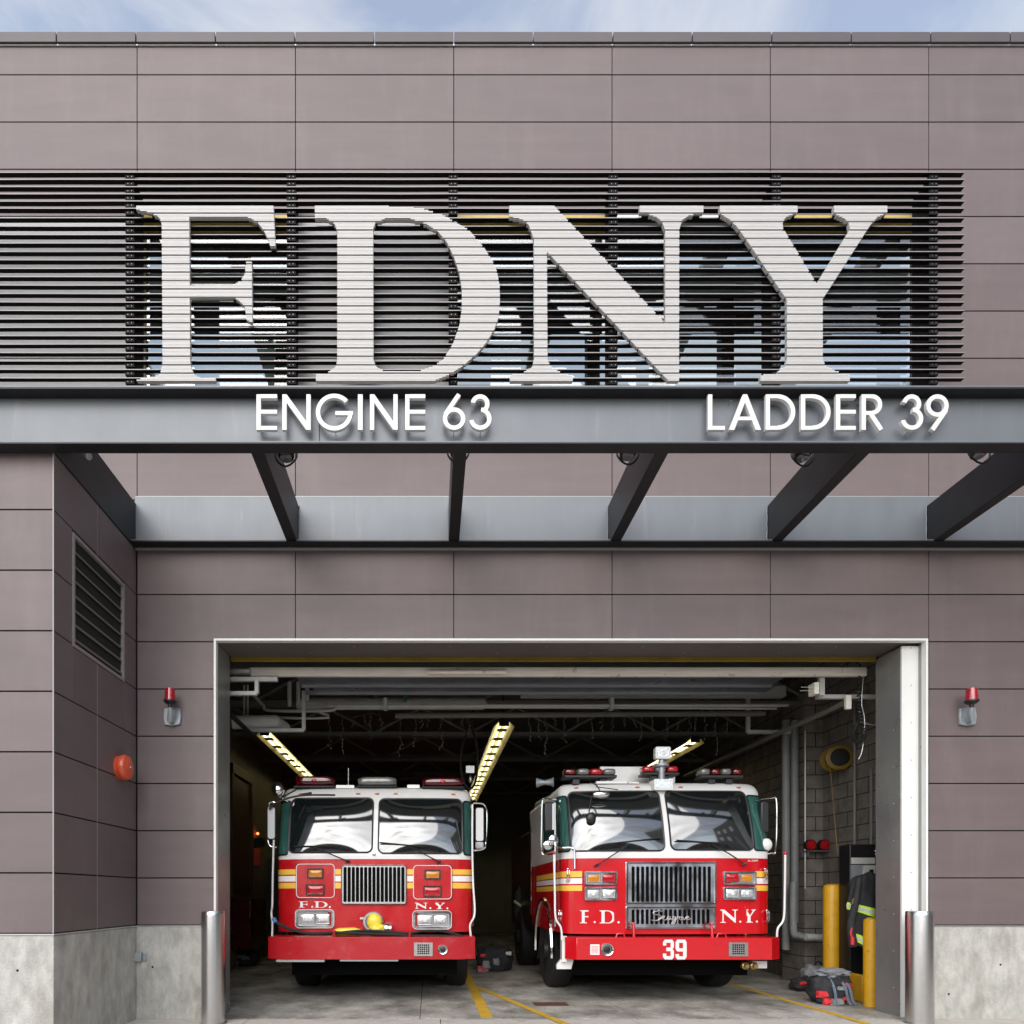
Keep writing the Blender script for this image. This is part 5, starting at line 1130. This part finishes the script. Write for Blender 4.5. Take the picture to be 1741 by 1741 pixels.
MB().tube([(-1.18, .7, 2.62), (-1.18, 2.4, 2.72)], .085, 14).build('roof_tank', GREYC, t.root); o = MB().lathe((-1.42, .9, 2.83), (1, -.25, 0), [(-.06, .07), (-.02, .05), (.05, .03), (.14, .05), (.17, .07)], 16).build('air_horn', GREYC, t.root)
MB().tube([(-1.27, .35, 2.5), (-1.27, 2.4, 2.5)], .015, 6).build('roof_rail', TWHITE, t.root)

# ---- left: engine
T2 = Truck('fire_engine', 'older red and white fire engine with oval-cornered grille, parked at left in the opening', -.688, 8.0, (4.246, 430, 1290), 1.235, .85, 1.752, 1.83, 2.565, 2.70)
T2.paint = REDW; t = T2
t.paint = M('engine_red_paint', (.47, .007, .011), .27, 0, coat=.35, var=.06, vscale=2, rvar=.08, stain=(.5, .08, .07), sscale=7, spos=(.66, .9), sfac=.7); t.shell()
t.pane(258, 860, 283, 676, SHIELD); t.pane(905, 1508, 288, 682, SHIELD)
t.pane(0, 0, 300, 690, TEAL, 'quarter_window', r=.03, q0=-1.45, q1=t.sx(t.uv(244, 0)[0]), bul=0); t.pane(0, 0, 300, 690, TEAL, 'quarter_window', r=.03, q0=t.sx(t.uv(1524, 0)[0]), q1=1.45, bul=0)
U = lambda u: t.uv(u, 0)[0]
for v0, v1, mt in ((797, 836, YSTRIPE), (845, 886, WSTRIPE), (895, 936, YSTRIPE)):
    t.stripe(0, U(310), v0, v1, mt, q0=-3.2); t.stripe(U(594), U(638), v0, v1, mt); t.stripe(U(1112), U(1156), v0, v1, mt); t.stripe(U(1437), 0, v0, v1, mt, q1=3.2)
t.grille(638, 1110, 765, 1052, 652, 1098, 782, 1034, 15, .045, mat=SILVER, rim=.012)
for u0, u1, v0, v1 in ((312, 590, 758, 1005), (1157, 1435, 768, 1015)):
    h = t.plate(u0, u1, v0, v1, 'hatch', t.paint, d=.008, r=.05); t.plate(u0, u1, v0, v1, 'hatch_rim', TWHITE, d=.013, r=.05, hole=.008, parent=h); t.plate(u0-3, u1+3, v0-3, v1+3, 'hatch_seal', BLACK, d=.006, r=.055, hole=.016, parent=h)
t.lampbox(392, 510, 791, 864, [(402, 500, 799, 856, AMBER)], 'warning_light', rim=.010, matc=BLACK, r=.012); t.lampbox(383, 517, 906, 987, [(391, 509, 914, 979, REDL)], 'warning_light', rim=.008, matc=BLACK, r=.015)
t.lampbox(1238, 1356, 801, 872, [(1247, 1347, 808, 864, AMBER)], 'warning_light', rim=.010, matc=BLACK, r=.012); t.lampbox(1229, 1363, 916, 997, [(1237, 1355, 924, 989, REDL)], 'warning_light', rim=.008, matc=BLACK, r=.015)
t.lampbox(310, 586, 1090, 1220, [(338, 447, 1118, 1194, C_), (452, 556, 1118, 1194, C_)], 'headlight', rim=.030, r=.045); t.lampbox(1155, 1432, 1098, 1228, [(1184, 1293, 1126, 1202, C_), (1300, 1404, 1126, 1202, C_)], 'headlight', rim=.030, r=.045)
for u0, u1, v0, v1 in ((307, 589, 1087, 1223), (1152, 1435, 1095, 1231)): t.plate(u0, u1, v0, v1, 'lamp_rim', TWHITE, d=.034, r=.05, hole=.006)
t.text([('F', 328, 412, 1030, 1074), ('.', 420, 434, 1063, 1075), ('D', 442, 538, 1030, 1075), ('.', 548, 563, 1065, 1077), ('N', 1168, 1262, 1040, 1083), ('.', 1274, 1288, 1072, 1085), ('Y', 1305, 1388, 1040, 1085), ('.', 1398, 1411, 1074, 1087)], None)
t.bumper(7.6, 110, 215, 1488, 1605, 1287, 1450, .1, mat=REDW); t.grid_speaker(1163, 1298, 1326, 1424); t.horn(1370, 1376, .058)
t.bolt((150, ), ()) if 0 else t.bolt((265, 662, 1040, 1428), (1320, 1410))
MB().prism(rrect(U(220), U(552), t.bz[0]-.03, t.bz[0]-.002, .004), t.by+.02, t.by+.3).build('step_plate', SILVER, t.root); MB().prism(rrect(U(658), U(1060), t.bz[0]-.022, t.bz[0]-.002, .004), t.by+.02, t.by+.3).build('step_plate', SILVER, t.root)
# intake with yellow cover, coupling and hose
x, z = t.uv(870, 1176); y = t.fy(x)
o = MB().lathe((x, y, z), (0, -1, 0), [(0, .128), (.05, .128), (.06, .12), (.06, .095), (.02, .09)], 36).build('intake_ring', SILVER, t.root); MB().box(x-.16, x-.10, y-.055, y-.03, z+.03, z+.055).build('lug', TRIM, o)
m = MB().ball((x+.02, y-.09, z+.005), .095, .07, .10, amp=.12, freq=2, seed=2, n=28, k=16).ball((x+.06, y-.13, z-.075), .10, .07, .06, amp=.2, freq=2, seed=4, n=28, k=14); m.build('intake_cover', YVINYL, o, smooth=60)
MB().lathe((x+.14, y-.14, z-.075), (1, 0, -.05), [(0, .05), (.01, .066), (.05, .066), (.06, .058), (.09, .062), (.10, .05)], 24).build('coupling', BRUSH, o)
b1 = t.uv(610, 1240); zz = t.bz[1]
m = MB(); m.ball((t.uv(700, 0)[0], t.by+.2, zz+.05), .17, .06, .05, amp=.2, n=24, k=12, e=.7).ball((t.uv(640, 0)[0], t.by+.2, zz+.035), .09, .05, .035, amp=.2, e=.7); m.build('folded_hose', YVINYL, t.root, smooth=60)
hh = lambda l, dy: [t.pt(u, v, dy, 7.7) for u, v in l]
o = MB().tube(smooth(hh([(150, 1165), (200, 1200), (300, 1240), (420, 1262), (600, 1256), (800, 1262), (1000, 1268), (1130, 1278), (1300, 1280), (1490, 1284)], t.by+.1), 6), .019, 10).build('suction_hose', RUBBER, t.root)
MB().tube(smooth(hh([(590, 1262), (760, 1244), (930, 1248), (1120, 1262), (1240, 1243), (1350, 1245), (1440, 1262), (1520, 1285)], t.by+.14), 6), .016, 10).build('hose_loop', RUBBER, o)
MB().tube(hh([(150, 1150), (165, 1180)], t.by+.09), .026, 12).build('hose_end', M('blue_cap', (.05, .15, .4), .4), o)
for u in (587, 1133):
    a = t.pt(u, 1288, t.by+.05, 7.65); b = t.pt(u, 1238, t.by+.04, 7.65); MB().tube([a, b], [.016, .016], 8).build('hose_hook', REDW, t.root)
t.markers((330, 748, 885, 1018, 1435), 254)
x, z = t.uv(875, 688); MB().lathe((x, t.S(0, 1.85)[1], z), (0, -1, 0), [(0, .026), (.008, .024), (.012, .012), (.012, 0)], 20).build('badge', SILVER, t.root)
lightbar(t, 290, 590, 118, 206, [REDD], k=.16); lightbar(t, 745, 1042, 125, 205, [CLEARD], base=False, k=.16); lightbar(t, 1215, 1528, 130, 210, [REDD], k=.16)
MB().box(U(575), U(710), .3, .45, t.z3-.02, t.z3+.02).box(U(1108), U(1200), .3, .45, t.z3-.02, t.z3+.025).build('roof_box', TWHITE, t.root)
MB().tube([(U(660), .4, t.z3), (U(660), .4, t.uv(0, 20)[1])], .003, 5).build('antenna', SILVER, t.root)
t.wiper((690, 742), (450, 642), (300, 632), (580, 633)); t.wiper((1345, 746), (1120, 632), (915, 606), (1245, 637))
o = t.rod([t.pt(590, 258, .05), t.pt(420, 262, .0), t.pt(300, 275, -.02), t.pt(180, 320, -.05), t.pt(125, 372, -.06)], .012, 'mirror_arm', BLACK, sm=4)
MB().tube([t.pt(300, 215, .1), t.pt(180, 300, -.04)], .01, 6).tube([t.pt(350, 262, 0), t.pt(425, 250, 0)], .02, 6).build('arm_brace', BLACK, o)
x, z = t.uv(152, 205); o = MB().ball((x, .2, z), .085, .07, .095, n=24, k=14).build('spotlight', CHROME, t.root); MB().tube([(x+.02, .2, z-.08), (x+.12, .25, z-.14)], .012, 6).build('arm', CHROME, o)
def mir(t, u0, u1, v0, v1, fr_, pole):
    a = t.uv(u0, v0); b = t.uv(u1, v1)
    o = MB().prism(rrect(a[0], b[0], b[1], a[1], .03), -.02, .06).build('side_mirror', BLACK, t.root, bevel=.008)
    MB().prism(rrect(a[0]+.01, b[0]-.01, b[1]+.01, a[1]-.01, .025), -.026, -.021).build('mirror_glass', SILT, o)
    t.rod([t.pt(u, v, .03) for u, v in fr_], .010, 'mirror_frame', CHROME, parent=o, sm=8); t.rod([t.pt(u, v, .0 if v < 1100 else t.by*.55) for u, v in pole], .012, 'mirror_pole', TWHITE, sm=6)
mir(t, 106, 166, 347, 583, [(165, 320), (130, 310), (108, 335), (102, 450), (104, 590), (125, 632), (168, 640)], [(150, 585), (143, 850), (140, 1050), (165, 1115), (172, 1180), (170, 1275)])
mir(t, 1604, 1668, 352, 600, [(1590, 320), (1650, 322), (1680, 345), (1692, 420), (1684, 600), (1665, 650), (1595, 662)], [(1585, 330), (1584, 640), (1590, 900), (1592, 1110), (1560, 1195), (1566, 1285)])
a = t.uv(1606, 602); b = t.uv(1664, 650); MB().prism(rrect(a[0], b[0], b[1], a[1], .02), -.02, .05).build('lower_mirror', CHROME, t.root, bevel=.01)
rear(t, t.paint, 2.45)
